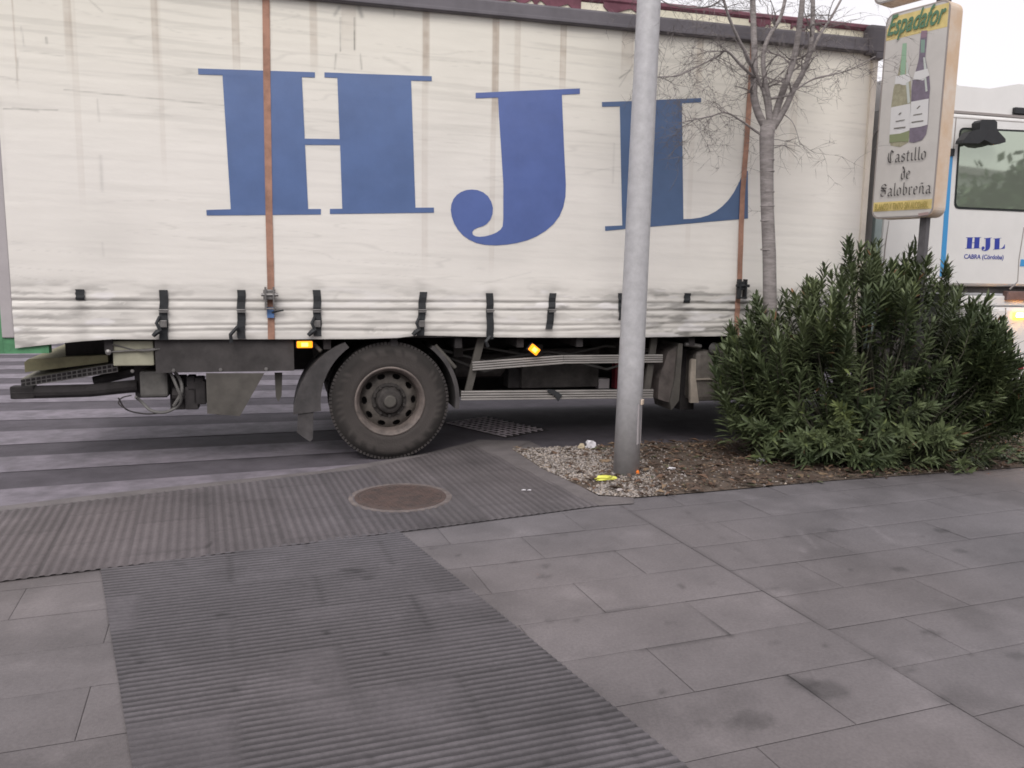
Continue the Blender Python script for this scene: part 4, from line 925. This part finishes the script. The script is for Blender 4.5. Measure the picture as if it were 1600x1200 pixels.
def poly(pp, m, name, o=None, par=None, raw=False):
    FO[0] += .0004; oo = FO[0] if o is None else o; mb = MB(); pts = pp if raw else [SP(*p) for p in pp]
    mb.prism(pts, lambda a, b: S3(a, b, oo), lambda a, b: S3(a, b, oo-.0003)); return mb.build(name, m, par or face)
y1 = SP(1384, 65)[1]; y2 = zT-.032
i_ = rrect(eL+.017, eR-.017, y1-.005, zT-.03, .03); i_ = [(a, max(b, y1)) for a, b in i_]
poly([(eL+.017, y1), (eR-.017, y1), (eR-.017, y2), (eL+.10, y2), (eL+.05, y2-.04), (eL+.017, y2-.09)], M['yellow'], 'yellow_header', raw=True)
z3, z4 = SP(1413, 334-.5)[1], SP(1413, 316)[1]; z3 = SP(1375, 330.5)[1]; z4 = SP(1375, 316)[1]
ys = poly([(eL+.017, z3), (eR-.017, z3), (eR-.017, z4), (eL+.017, z4)], M['yellow'], 'yellow_strip', raw=True)
q = lambda x, y: (1370+x/8., 90+y/8.)       # points read off an 8x enlargement
h2 = lambda x, y: (1370+x/10.91, y/10.91)
# left bottle (white wine) and right bottle (red wine)
bL = poly([h2(450, 745), h2(520, 735), q(370, 0), q(385, 90), q(410, 200), q(432, 290), q(437, 420), q(430, 570), q(425, 900), q(400, 1060), q(300, 1120), q(180, 1100), q(165, 1050), q(168, 940), q(185, 620), q(215, 400), q(240, 300), q(270, 210), q(298, 80), q(310, 0)], M['btlolive'], 'bottle_print')
poly([h2(450, 745), h2(520, 735), h2(510, 1000), q(365, 120), q(358, 215), q(300, 225), q(305, 90), q(315, 0)], M['btlgreen'], 'bottle_neck_print')
poly([q(372, 60), q(392, 60), q(412, 210), q(375, 215)], M['print_hl'], 'bottle_shine_print')
poly([q(245, 235), q(412, 200), q(430, 290), q(395, 310), q(370, 345), q(330, 345), q(290, 330), q(232, 335)], M['print_l'], 'neck_label_print')
poly([q(372, 320), q(405, 300), q(425, 560), q(392, 575)], M['print_hl'], 'bottle_shine_print')
lbl = poly([q(187, 625), q(430, 575), q(425, 905), q(380, 925), q(300, 950), q(168, 965)], M['print_l'], 'label_print')
poly([q(168, 965), q(300, 950), q(410, 915), q(405, 1050), q(310, 1050), q(165, 1065)], mat('print_lime', (.24, .27, .15), .5), 'bottle_base_print')
bR = poly([h2(770, 530), h2(875, 520), h2(865, 680), q(615, 0), q(640, 130), q(665, 230), q(675, 380), q(665, 500), q(645, 850), q(625, 960), q(575, 1030), q(470, 1065), q(415, 1055), q(420, 880), q(440, 560), q(445, 380), q(460, 270), q(495, 170), q(525, 60), q(537, 0), h2(755, 660)], M['btlpurp'], 'bottle_print')
poly([h2(765, 680), h2(835, 680), h2(825, 900), h2(762, 900)], mat('print_teal', (.22, .32, .27), .5), 'bottle_neck_print')
poly([h2(770, 530), h2(875, 520), h2(860, 640), h2(765, 650)], mat('print_mauve', (.27, .18, .23), .5), 'bottle_cap_print')
poly([q(590, 0), q(612, 0), q(635, 150), q(600, 150)], M['print_hl'], 'bottle_shine_print')
poly([q(488, 180), q(645, 140), q(668, 225), q(620, 250), q(590, 290), q(520, 275), q(460, 280)], M['print_l'], 'neck_label_print')
poly([q(605, 260), q(628, 250), q(645, 420), q(620, 430)], M['print_hl'], 'bottle_shine_print')
poly([q(440, 555), q(660, 515), q(645, 840), q(560, 865), q(422, 885)], M['print_l'], 'label_print')
for pts in ([q(280, 715), q(300, 690), q(325, 690), q(290, 720)], [q(245, 795), q(360, 775), q(360, 785), q(250, 805)], [q(225, 880), q(370, 865), q(370, 878), q(225, 893)], [q(508, 640), q(540, 605), q(560, 605), q(520, 645)], [q(470, 715), q(580, 698), q(580, 710), q(470, 728)], [q(445, 805), q(595, 785), q(595, 798), q(450, 818)]):
    poly(pts, M['print_d'], 'label_mark_print')
# lettering on the panel
fm = Matrix(((E_[0], 0, NF[0], 0), (E_[1], 0, NF[1], 0), (0, 1, 0, 0), (0, 0, 0, 1)))
def ftext(body, size, m, e, z, name, **k):
    FO[0] += .0006; p = S3(e, z, FO[0]+.001); return text(body, size, m, Matrix.Translation(p) @ fm, name, face, **k)
wface = eR-eL-.03
c_ = SP(1432, 45); t_ = ftext('Espadafor', .22, M['scriptgreen'], (eL+eR)/2, y1+.04, 'header_text', shear=.45, fit=wface*.95, offset=.004)
xs_ = [v.co.dot(Vector(E_)) for v in t_.data.vertices]
NIB = (math.cos(rad(42)), math.sin(rad(42)))
GL = {  # broad-nib strokes in a unit box, x right, y up, x-height .62
 'C': (.62, [[(.5, .80), (.32, .98), (.12, .80), (.08, .45), (.16, .12), (.34, .0), (.54, .14)], [(.30, .92), (.27, .5), (.33, .08)]]),
 'a': (.50, [[(.10, .54), (.24, .62), (.36, .52), (.36, .10), (.45, .0)], [(.36, .34), (.12, .26), (.10, .08), (.20, .0), (.34, .10)]]),
 's': (.42, [[(.34, .54), (.20, .62), (.10, .50), (.12, .38), (.32, .26), (.32, .08), (.20, .0), (.08, .08)]]),
 't': (.34, [[(.16, .80), (.15, .10), (.22, .0), (.30, .06)], [(.04, .60), (.30, .62)]]),
 'i': (.28, [[(.06, .56), (.14, .60), (.14, .08), (.24, .0)], [(.12, .78), (.18, .84)]]),
 'l': (.28, [[(.06, .94), (.14, 1.0), (.14, .08), (.24, .0)]]),
 'o': (.50, [[(.24, .62), (.10, .50), (.10, .12), (.24, .0), (.38, .12), (.38, .50), (.24, .62)]]),
 'd': (.50, [[(.16, 1.0), (.30, .82), (.38, .56), (.38, .12), (.24, .0), (.10, .12), (.10, .48), (.24, .60), (.38, .52)]]),
 'e': (.46, [[(.12, .32), (.34, .42), (.34, .54), (.22, .62), (.10, .50), (.10, .12), (.22, .0), (.36, .10)]]),
 'S': (.62, [[(.52, .84), (.36, .98), (.14, .90), (.12, .70), (.28, .58), (.46, .44), (.48, .18), (.32, .02), (.08, .06)], [(.06, .72), (.54, .64)], [(.06, .50), (.5, .40)], [(.08, .24), (.14, .04)]]),
 'b': (.50, [[(.06, .94), (.13, 1.0), (.13, .10), (.24, .0), (.38, .12), (.38, .50), (.26, .62), (.13, .50)]]),
 'r': (.40, [[(.04, .54), (.12, .60), (.12, .08), (.20, .0)], [(.12, .50), (.24, .62), (.34, .54)]]),
 'ñ': (.54, [[(.04, .54), (.12, .60), (.12, .06)], [(.12, .50), (.28, .62), (.38, .50), (.38, .08), (.48, .0)], [(.10, .78), (.22, .86), (.30, .78), (.42, .86)]]),
}
def gothic(word, e0, e1, z, h, thick=.115):
    tot = sum(GL[c][0] for c in word); k = (e1-e0)/tot; mb = MB(); x = e0; lay = 0
    for c in word:
        wc, st = GL[c]
        for pl_ in st:
            for (ax, ay), (bx_, by_) in zip(pl_, pl_[1:]):
                lay += 1; o = FO[0]+.0006+.00006*lay; nx, ny = NIB[0]*thick/2*h*.9, NIB[1]*thick/2*h
                A_ = (x+ax*k, z+ay*h); B_ = (x+bx_*k, z+by_*h)
                mb.prism([(A_[0]-nx, A_[1]-ny), (A_[0]+nx, A_[1]+ny), (B_[0]+nx, B_[1]+ny), (B_[0]-nx, B_[1]-ny)], lambda a, b: S3(a, b, o), lambda a, b: S3(a, b, o-.0003))
        x += wc*k
    FO[0] += .001; mb.build('gothic_text', M['gothic'], face)
def span(xa, ya, xb, yb): return SP(xa, ya)[0], SP(xb, yb)[0]
a, b = span(1388, 245, 1450, 245); zc = SP(1419, 252)[1]; hh = SP(1419, 232)[1]-zc; gothic('Castillo', a, b, zc+.0, hh*1.0)
a, b = span(1409, 270, 1425, 270); zc = SP(1417, 280)[1]; gothic('de', a, b, zc, hh)
a, b = span(1377, 300, 1457, 300); zc = SP(1417, 305)[1]; gothic('Salobreña', a, b, zc, hh)
ftext('BLANCO Y TINTO SIN ALCOHOL', .075, M['ochre'], (eL+eR)/2, (z3+z4)/2-.028, 'strip_text', fit=wface*.9, offset=.001)
poly([SP(1437, 333.5), SP(1453, 331), SP(1453, 335.5), SP(1437, 338)], mat('print_pinkgrey', (.36, .26, .25), .6), 'maker_mark', raw=True)

# manhole
mc = np.array([-.775, 5.575]); mh = empty('manhole_cover', (mc[0], mc[1], 0)); tag(mh, 'round rusty brown iron manhole cover set in the ribbed paving', 'manhole cover')
mb = MB(); mb.lathe([(.322, .004), (.322, .011), (.31, .0135), (.298, .0135), (.292, .0095), (.286, .0125), (.0, .0135)], 64, lambda a, b, h: (a, b, h))
for i in range(-8, 9):
    for j in range(-8, 9):
        x, y = i*.032+(j % 2)*.016, j*.032
        if math.hypot(x, y) < .265: mb.box(x-.009, x+.009, y-.005, y+.005, .013, .0153)
mb.build('cover', M['iron'], mh)
mb = MB(); mb.lathe([(.365, .002), (.362, .0095), (.335, .0105), (.3225, .0095), (.3225, .002)], 64, lambda a, b, h: (a*1.0, b, h)); mb.build('frame_ring', mat('ring_concrete', (.155, .13, .125), .85, .25, 14.), mh)
# drain grate
ga, gb, gc = G(697, 662, ROAD)[:2], G(790, 684, ROAD)[:2], G(703, 640, ROAD)[:2]
dg = empty('drain_grate', (ga[0], ga[1], ROAD)); tag(dg, 'steel mesh drain grate in the road beside the rear wheel', 'drain grate')
e1_ = (gb-ga); L1 = np.linalg.norm(e1_); e1_ /= L1; e2_ = np.array([-e1_[1], e1_[0]]); L2 = abs((gc-ga)@e2_)
L2 = max(L2, .45)
mb = MB(); RM = Matrix(((e1_[0], e2_[0], 0, 0), (e1_[1], e2_[1], 0, 0), (0, 0, 1, 0), (0, 0, 0, 1)))
for i in range(int(L1/.085)+1): mb.box(i*.085, i*.085+.012, 0, L2, .006, .014, RM)
for j in range(int(L2/.085)+1): mb.box(0, L1, j*.085, j*.085+.012, .007, .0155, RM)
mb.build('bars', mat('grate_steel', (.40, .35, .38), .6, .3, 9., metal=.0), dg)
mb = MB(); mb.box(-.02, L1+.02, -.02, L2+.02, .001, .005, RM); mb.build('pit', M['dark'], dg)

# litter
def blob(name, px, py, sx, sy, sz, m, label, cat, seed, rot=0, crumple=.35):
    p = G(px, py); r = random.Random(seed); bm = bmesh.new(); bmesh.ops.create_icosphere(bm, subdivisions=2, radius=1)
    for v in bm.verts:
        k = 1+crumple*(r.random()-.5)*2; v.co = Vector((v.co.x*sx*k, v.co.y*sy*k, max(v.co.z*sz*k, -sz*.4)+sz*.4))
    me = bpy.data.meshes.new(name); bm.to_mesh(me); bm.free(); o = bpy.data.objects.new(name, me); me.materials.append(m); COL.objects.link(o)
    o.location = (p[0], p[1], .018); o.rotation_euler = (0, 0, rot); tag(o, label, cat); return o
blob('plastic_wrapper', 944, 753, .085, .022, .022, M['plasticy'], 'crumpled yellow plastic wrapper lying at the foot of the lamp post', 'wrapper', 1, .25)
blob('orange_peel', 993, 744, .030, .022, .024, M['peel'], 'bright orange scrap of peel beside the foot of the lamp post', 'peel', 2)
blob('paper_scrap', 1049, 736, .030, .016, .010, M['paperw'], 'small white paper scrap on brown leaves right of the lamp post', 'paper', 3, .1)
blob('plastic_cup', 1191, 724, .055, .03, .022, M['paperw'], 'larger pale plastic scrap at the lower left edge of the bush', 'litter', 4, -.1)
blob('plastic_bag', 922, 702, .045, .03, .045, M['paperw'], 'crumpled white plastic bag at the back edge of the gravel, left of the lamp post', 'litter', 5)
blob('paper_ball', 908, 703, .03, .025, .028, mat('paper_cream', (.50, .42, .30), .8), 'small cream paper ball next to the white bag in the gravel', 'litter', 6)
blob('paper_scrap', 968, 770, .03, .022, .012, mat('paper_grey', (.42, .38, .37), .8), 'grey paper scrap half buried in leaves at the bed corner', 'paper', 7)
for i, (px, py) in enumerate(((818, 770), (827, 770))):
    blob('cigarette_end', px, py, .014, .006, .006, M['paperw'], 'left of two tiny white cigarette ends on the ribbed corner paving' if i == 0 else 'right of two tiny white cigarette ends on the ribbed corner paving', 'cigarette end', 8+i)['group'] = 'cigarette ends on the ribbed corner paving'

# ================================================================== PLANTS
def P3(px, py, y):
    d = ray(px, py); t = y/d[1]; return Vector(EYE+d*t)
def bare_tree():
    tb = G(1196, 713); Y0 = tb[1]; root = empty('bare_tree', (tb[0], tb[1], 0)); o3 = Vector((tb[0], tb[1], 0))
    tag(root, 'slender leafless young tree with smooth grey trunk rising out of the bush', 'tree')
    rr = random.Random(21); trunk = MB(); tw = MB()
    L = lambda px, py, dy=0.: P3(px, py, Y0+dy)-o3
    tp_ = [Vector((0, 0, 0)), L(1201, 560), L(1203, 480), L(1202, 400), L(1199, 330), L(1198, 270), L(1198, 215), L(1201, 190)]
    trunk.tube(tp_, [.075, .062, .060, .058, .056, .057, .062, .064], 12)
    def limb(pts, r0, r1, n=7):
        Q = []
        P_ = pts
        for i in range(len(P_)-1):
            p0 = P_[max(i-1, 0)]; p1 = P_[i]; p2 = P_[i+1]; p3 = P_[min(i+2, len(P_)-1)]
            for k in range(4):
                t = k/4; Q.append(.5*((2*p1)+(-p0+p2)*t+(2*p0-5*p1+4*p2-p3)*t*t+(-p0+3*p1-3*p2+p3)*t**3))
        Q.append(P_[-1]); m_ = len(Q); trunk.tube(Q, [.8*(r0+(r1-r0)*i/(m_-1)) for i in range(m_)], n); return Q
    limbs = [([L(1200, 205), L(1186, 180), L(1178, 150), L(1179, 110, .05), L(1178, 60, .1), L(1176, 0, .15), L(1172, -90, .2)], .044, .026),
             ([L(1202, 195), L(1198, 165), L(1192, 140), L(1180, 115), L(1166, 85, -.1), L(1140, 30, -.2), L(1120, -40, -.3)], .026, .012),
             ([L(1203, 200), L(1201, 160), L(1196, 130), L(1192, 90, .1), L(1200, 60, .15), L(1222, 20, .2), L(1236, -60, .3)], .034, .016),
             ([L(1206, 200), L(1216, 165), L(1228, 130, -.1), L(1240, 95, -.1), L(1248, 50, -.15), L(1254, 0, -.2), L(1262, -80, -.2)], .040, .024),
             ([L(1208, 200), L(1226, 170), L(1240, 140, .1), L(1258, 105, .1), L(1268, 60, .1), L(1270, 0, .1), L(1268, -80, .1)], .036, .020),
             ([L(1258, 105, .1), L(1278, 60, .15), L(1300, 25, .2), L(1330, -30, .3)], .020, .010),
             ([L(1202, 155), L(1236, 148, -.1), L(1244, 140, -.12), L(1275, 122, -.2), L(1320, 112, -.3), L(1368, 88, -.4)], .012, .003),
             ([L(1196, 215), L(1178, 203), L(1160, 190, -.1), L(1134, 176, -.15), L(1110, 182, -.2), L(1080, 188, -.2), L(1066, 192, -.25)], .014, .003),
             ([L(1178, 120), L(1160, 105, -.1), L(1136, 80, -.2), L(1122, 88, -.2), L(1098, 100, -.25), L(1060, 118, -.3), L(1030, 120, -.3)], .015, .004),
             ([L(1176, 0, .15), L(1150, -20, -.1), L(1110, 10, -.2), L(1050, 8, -.3), L(1020, -10, -.3)], .012, .004),
             ([L(1224, 178), L(1238, 190, -.1), L(1246, 210, -.15), L(1250, 228, -.15)], .006, .002)]
    ends = []
    for P_, r0, r1 in limbs:
        Q = limb(P_, r0, r1); ends.append((Q, r0, r1))
    budget = [0]; lim = [0]
    def grow(p, d, length, r, depth):
        if budget[0] > lim[0]: return
        n = max(3, int(length/.05)); pts = [p]; cur = Vector(d)
        for i in range(n):
            cur = (cur+Vector((rr.gauss(0, .17), rr.gauss(0, .17), rr.gauss(0, .15)-.045*(depth > 1)))).normalized(); p = p+cur*length/n; pts.append(p)
        rs_ = [r*(1-.75*i/n) for i in range(n+1)]; tw.tube(pts, rs_, 4 if r > .003 else 3, cap=False); budget[0] += 1
        if depth < 4:
            for _ in range(rr.choice((2, 3, 3, 4))):
                i = rr.randint(max(0, n//4), n); dd = cur.lerp(Vector((rr.gauss(0, 1), rr.gauss(0, 1), rr.gauss(0, .8))).normalized(), .52).normalized()
                grow(pts[i], dd, length*rr.uniform(.45, .8), max(rs_[i]*.68, .0013), depth+1)
    for li, (Q, r0, r1) in enumerate(ends):
        m_ = len(Q); cnt = (7, 14, 7, 8, 8, 9, 12, 20, 24, 14, 4)[li]; lim[0] = budget[0]+(420, 800, 380, 420, 420, 450, 520, 900, 1100, 700, 110)[li]
        for _ in range(cnt):
            i = rr.randint(int(m_*.28), m_-1); ax = (Q[min(i+1, m_-1)]-Q[max(i-1, 0)]).normalized(); side = -1 if rr.random() < .62 else 1
            d = (ax*.5+Vector((side*rr.uniform(.3, 1.), rr.uniform(-.5, .5), rr.uniform(-.5, .6)))).normalized()
            grow(Q[i], d, rr.uniform(.16, .42), max(.0022, (r0+(r1-r0)*i/m_)*.30), 1)
    lim[0] += 400
    for py in (270, 330):       # small low side shoots
        grow(L(1194, py), Vector((-1, -.2, .25)).normalized(), .16, .003, 3)
    for py in (218, 228, 232): grow(L(1206, py), Vector((1, -.2, .15)).normalized(), .26, .004, 2)
    # healed scars up the trunk
    t_ = trunk.build('trunk', M['bark'], root, True); tw.build('crown', M['twig'], root)
    for py in (250, 268, 300, 322, 345, 390):
        sc_ = MB(); c = L(1199, py); sc_.lathe([(.0580, -.006), (.0605, 0), (.0580, .006)], 12, lambda a, b, h, c=c: (c.x+a, c.y+b, c.z+h)); sc_.build('bark_ring', M['bark'], root)
bare_tree()

def oleander():
    c = Vector((3.12, 7.02, 0)); root = empty('oleander_bush', c); tag(root, 'large dense dark green oleander bush in the planting bed in front of the truck cab', 'bush')
    rr = random.Random(5); st = MB(); V = [[], [], []]; Fs = [[], [], []]
    # outline of the crown, as height over distance along x (metres from the base centre)
    prof = []
    for px, py in ((1112, 640), (1122, 560), (1150, 500), (1178, 456), (1200, 478), (1225, 460), (1250, 432), (1300, 410), (1345, 368), (1385, 400), (1420, 408), (1448, 380), (1475, 430), (1500, 445), (1530, 478), (1555, 520), (1572, 560), (1585, 600)):
        p = P3(px, py, 6.95); prof.append((p.x-c.x, p.z+.03))
    px_ = [p[0] for p in prof]; pz_ = [p[1] for p in prof]
    def leaf(p, d, nrm, L, W, k):
        s = d.cross(nrm); 
        if s.length < 1e-4: return
        s.normalize(); n2 = s.cross(d).normalized(); o = len(V[k]); dr = Vector((0, 0, -1))*L*rr.uniform(.0, .16)
        V[k] += [p, p+d*L*.35+s*W*.5+n2*W*.12, p+d*L*.75+s*W*.36+n2*W*.08+dr*.5, p+d*L+dr, p+d*L*.75-s*W*.36+n2*W*.08+dr*.5, p+d*L*.35-s*W*.5+n2*W*.12, p+d*L*.4, p+d*L*.75+dr*.5]
        Fs[k] += [(o, o+1, o+6), (o+1, o+2, o+7, o+6), (o+2, o+3, o+7), (o, o+6, o+5), (o+6, o+7, o+4, o+5), (o+7, o+3, o+4)]
    def shoot(tip, axis, ln, kind=0):
        ls = rr.uniform(.8, 1.4)
        nw = int(ln/.021); base = tip-axis*ln; ph = rr.uniform(0, 6.28); a1 = axis.cross(Vector((.3, .8, .1))).normalized(); a2 = axis.cross(a1)
        for i in range(nw):
            t = i/nw; p = base+axis*ln*t; ph += 1.05
            for j in range(3):
                if rr.random() < .10: continue
                a = ph+j*2.094+rr.uniform(-.25, .25); out = a1*math.cos(a)+a2*math.sin(a); op = (1.25-.80*t)+rr.uniform(-.2, .2); d = (axis*math.cos(op)+out*math.sin(op)); d.z -= .10*(1-t); d.normalize()
                k = kind
                if k == 0 and rr.random() < .035: k = 1
                if rr.random() < .006: k = 2
                leaf(p, d, axis, ls*rr.uniform(.085, .150)*(1-.30*t), ls*rr.uniform(.014, .022), k)
    n = 0
    for _ in range(9000):
        if n >= 600: break
        x = rr.uniform(px_[0], px_[-1]) if rr.random() < .75 else rr.uniform(.75, px_[-1]); zt = np.interp(x, px_, pz_)
        ytop = .62*math.sqrt(max(.05, 1-((x-.25)/1.65)**2)); y = rr.uniform(-1, 1)*ytop
        cap = zt*(1-.16*(abs(y)/max(ytop, .1))**2)-.16*float(vnoise(x*7+3, y*5+9, 2))+.06
        u = rr.random(); z = cap*(.985 if u < .34 else rr.uniform(.12, .97)); z = min(z, cap-.02)
        if z > .12*zt and u >= .34:
            if abs(y) < ytop*.55 and rr.random() < .55: y = -abs(y)-ytop*.4       # inside shoots are hidden; favour the street side
        if u < .34: z -= rr.uniform(0, .10)
        if x > .80+z*.80 or x < -1.12-.35*z: continue
        tip = c+Vector((x, y, z))-c; n += 1
        h = max(z, .15); out = Vector((x*.35, y*.7, 0)); ax = Vector((out.x*1.0+rr.uniform(-.25, .25), out.y*.6+rr.uniform(-.25, .25), .55+.5*h)).normalized()
        if z < .5*zt: ax = (ax+Vector((x*.5, y*.9-.1, -.25))).normalized()
        shoot(tip, ax, rr.uniform(.26, .46), 1 if rr.random() < .03 else 0)
        if n % 3: continue
        foot = Vector((x*.32+rr.uniform(-.15, .15), y*.25+rr.uniform(-.12, .12), 0)); b = tip-ax*.3
        st.tube([foot, foot.lerp(b, .5)+Vector((rr.uniform(-.06, .06), rr.uniform(-.06, .06), .04)), b, tip-ax*.03], [.010, .008, .005, .003], 5)
    # low skirt of foliage
    for _ in range(60):
        x = rr.uniform(-1.05, .62); y = -rr.uniform(.30, .66)*math.sqrt(max(.1, 1-((x-.1)/1.7)**2)); z = rr.uniform(.10, .42)
        ax = Vector((rr.uniform(-.5, .5), -.5+rr.uniform(-.4, .3), rr.uniform(.05, .6))).normalized(); shoot(Vector((x, y, z)), ax, rr.uniform(.14, .26)); st.tube([Vector((x*.7, y*.4, 0)), Vector((x, y, z))-ax*.1], [.008, .004], 5)
    for k, (nm, m) in enumerate((('foliage', M['leaf']), ('pale_foliage', M['leafy']), ('dry_foliage', M['leafdry']))):
        me = bpy.data.meshes.new(nm); me.from_pydata([tuple(v) for v in V[k]], [], Fs[k]); me.materials.append(m); o = bpy.data.objects.new(nm, me); COL.objects.link(o); o.parent = root
    st.build('stems', M['stem'], root)
oleander()
# low weeds along the right end of the bed
def weeds():
    rr = random.Random(9); V = []; Fs = []
    for _ in range(260):
        px = rr.uniform(1330, 1640); t = (px-1330)/270; py = rr.uniform(742, 716)-t*18+rr.uniform(-8, 8)
        p = Vector(G(px, py)); 
        if not inbed(p.x, p.y): continue
        for j in range(rr.randint(5, 11)):
            a = rr.uniform(0, 6.28); L = rr.uniform(.03, .10); W = L*.16; d = Vector((math.cos(a), math.sin(a), rr.uniform(.3, 1.3))).normalized(); s = d.cross(Vector((0, 0, 1))).normalized(); o = len(V)
            V += [p, p+d*L*.5+s*W, p+d*L-Vector((0, 0, L*.15)), p+d*L*.5-s*W]; Fs.append((o, o+1, o+2, o+3))
    me = bpy.data.meshes.new('weeds'); me.from_pydata([tuple(v) for v in V], [], Fs); me.materials.append(mat('weed_green', (.08, .11, .06), .6, .3, 9.)); o = bpy.data.objects.new('weeds', me); COL.objects.link(o)
    tag(o, 'low straggling green weeds along the right end of the bed', 'weeds', kind='stuff')
weeds()

# ================================================================== ACROSS THE PAVEMENT, BEHIND THE VIEWER (seen only in the cab window and the gloss of the cloth)
bd = empty('apartment_building', (8, -12, 0)); tag(bd, 'long two storey building behind the viewer, mirrored in the cab window', 'building')
mb = MB(); mb.box(-34, 44, -7, 0, 0, 6.6); wl = mb.build('wall', M['wall'], bd)
mb = MB(); mb.box(-34.3, 44.3, -7.3, .3, 6.6, 6.95); mb.build('roof', M['panel'], bd)
for i in range(18):
    for z in (1.0, 4.0):
        mb = MB(); x = -31+i*4.1; mb.box(x, x+1.8, .002, .05, z, z+1.7); wn = mb.build('window', M['panel'], bd); mb = MB(); mb.box(x+.08, x+1.72, .05, .06, z+.08, z+1.62); mb.build('pane', M['win'], wn)
def street_tree(x, y, h, r, seed, label):
    root = empty('street_tree', (x, y, 0)); tag(root, label, 'tree'); rr = random.Random(seed); mb = MB(); mb.tube([(0, 0, 0), (.03, 0, h*.3), (0, .05, h*.62)], [.16, .12, .06], 8)
    for k in range(7): a = k*.9; mb.tube([(0, 0, h*.35+k*.12), (math.cos(a)*r*.6, math.sin(a)*r*.6, h*.6+k*.12)], [.06, .02], 5)
    mb.build('trunk', M['bark'], root); V = []; Fs = []; cl = [(Vector((rr.gauss(0, .45)*r, rr.gauss(0, .45)*r, h*.66+rr.gauss(0, .2)*r)), rr.uniform(.3, .6)*r) for _ in range(16)]
    for _ in range(9000):
        c, q_ = rr.choice(cl); p = c+Vector((rr.gauss(0, .5), rr.gauss(0, .5), rr.gauss(0, .42)))*q_; d = Vector((rr.gauss(0, 1), rr.gauss(0, 1), rr.gauss(0, 1))).normalized()*.13; s = d.cross(Vector((.2, .5, .8))).normalized()*.08; o = len(V); V += [p-d, p+s, p+d, p-s]; Fs.append((o, o+1, o+2, o+3))
    me = bpy.data.meshes.new('crown'); me.from_pydata([tuple(v) for v in V], [], Fs); me.materials.append(M['crown']); o = bpy.data.objects.new('crown', me); COL.objects.link(o); o.parent = root
street_tree(14.1, 3.7, 3.9, 1.8, 3, 'leafy street tree on the pavement right of the viewer, mirrored in the cab window')
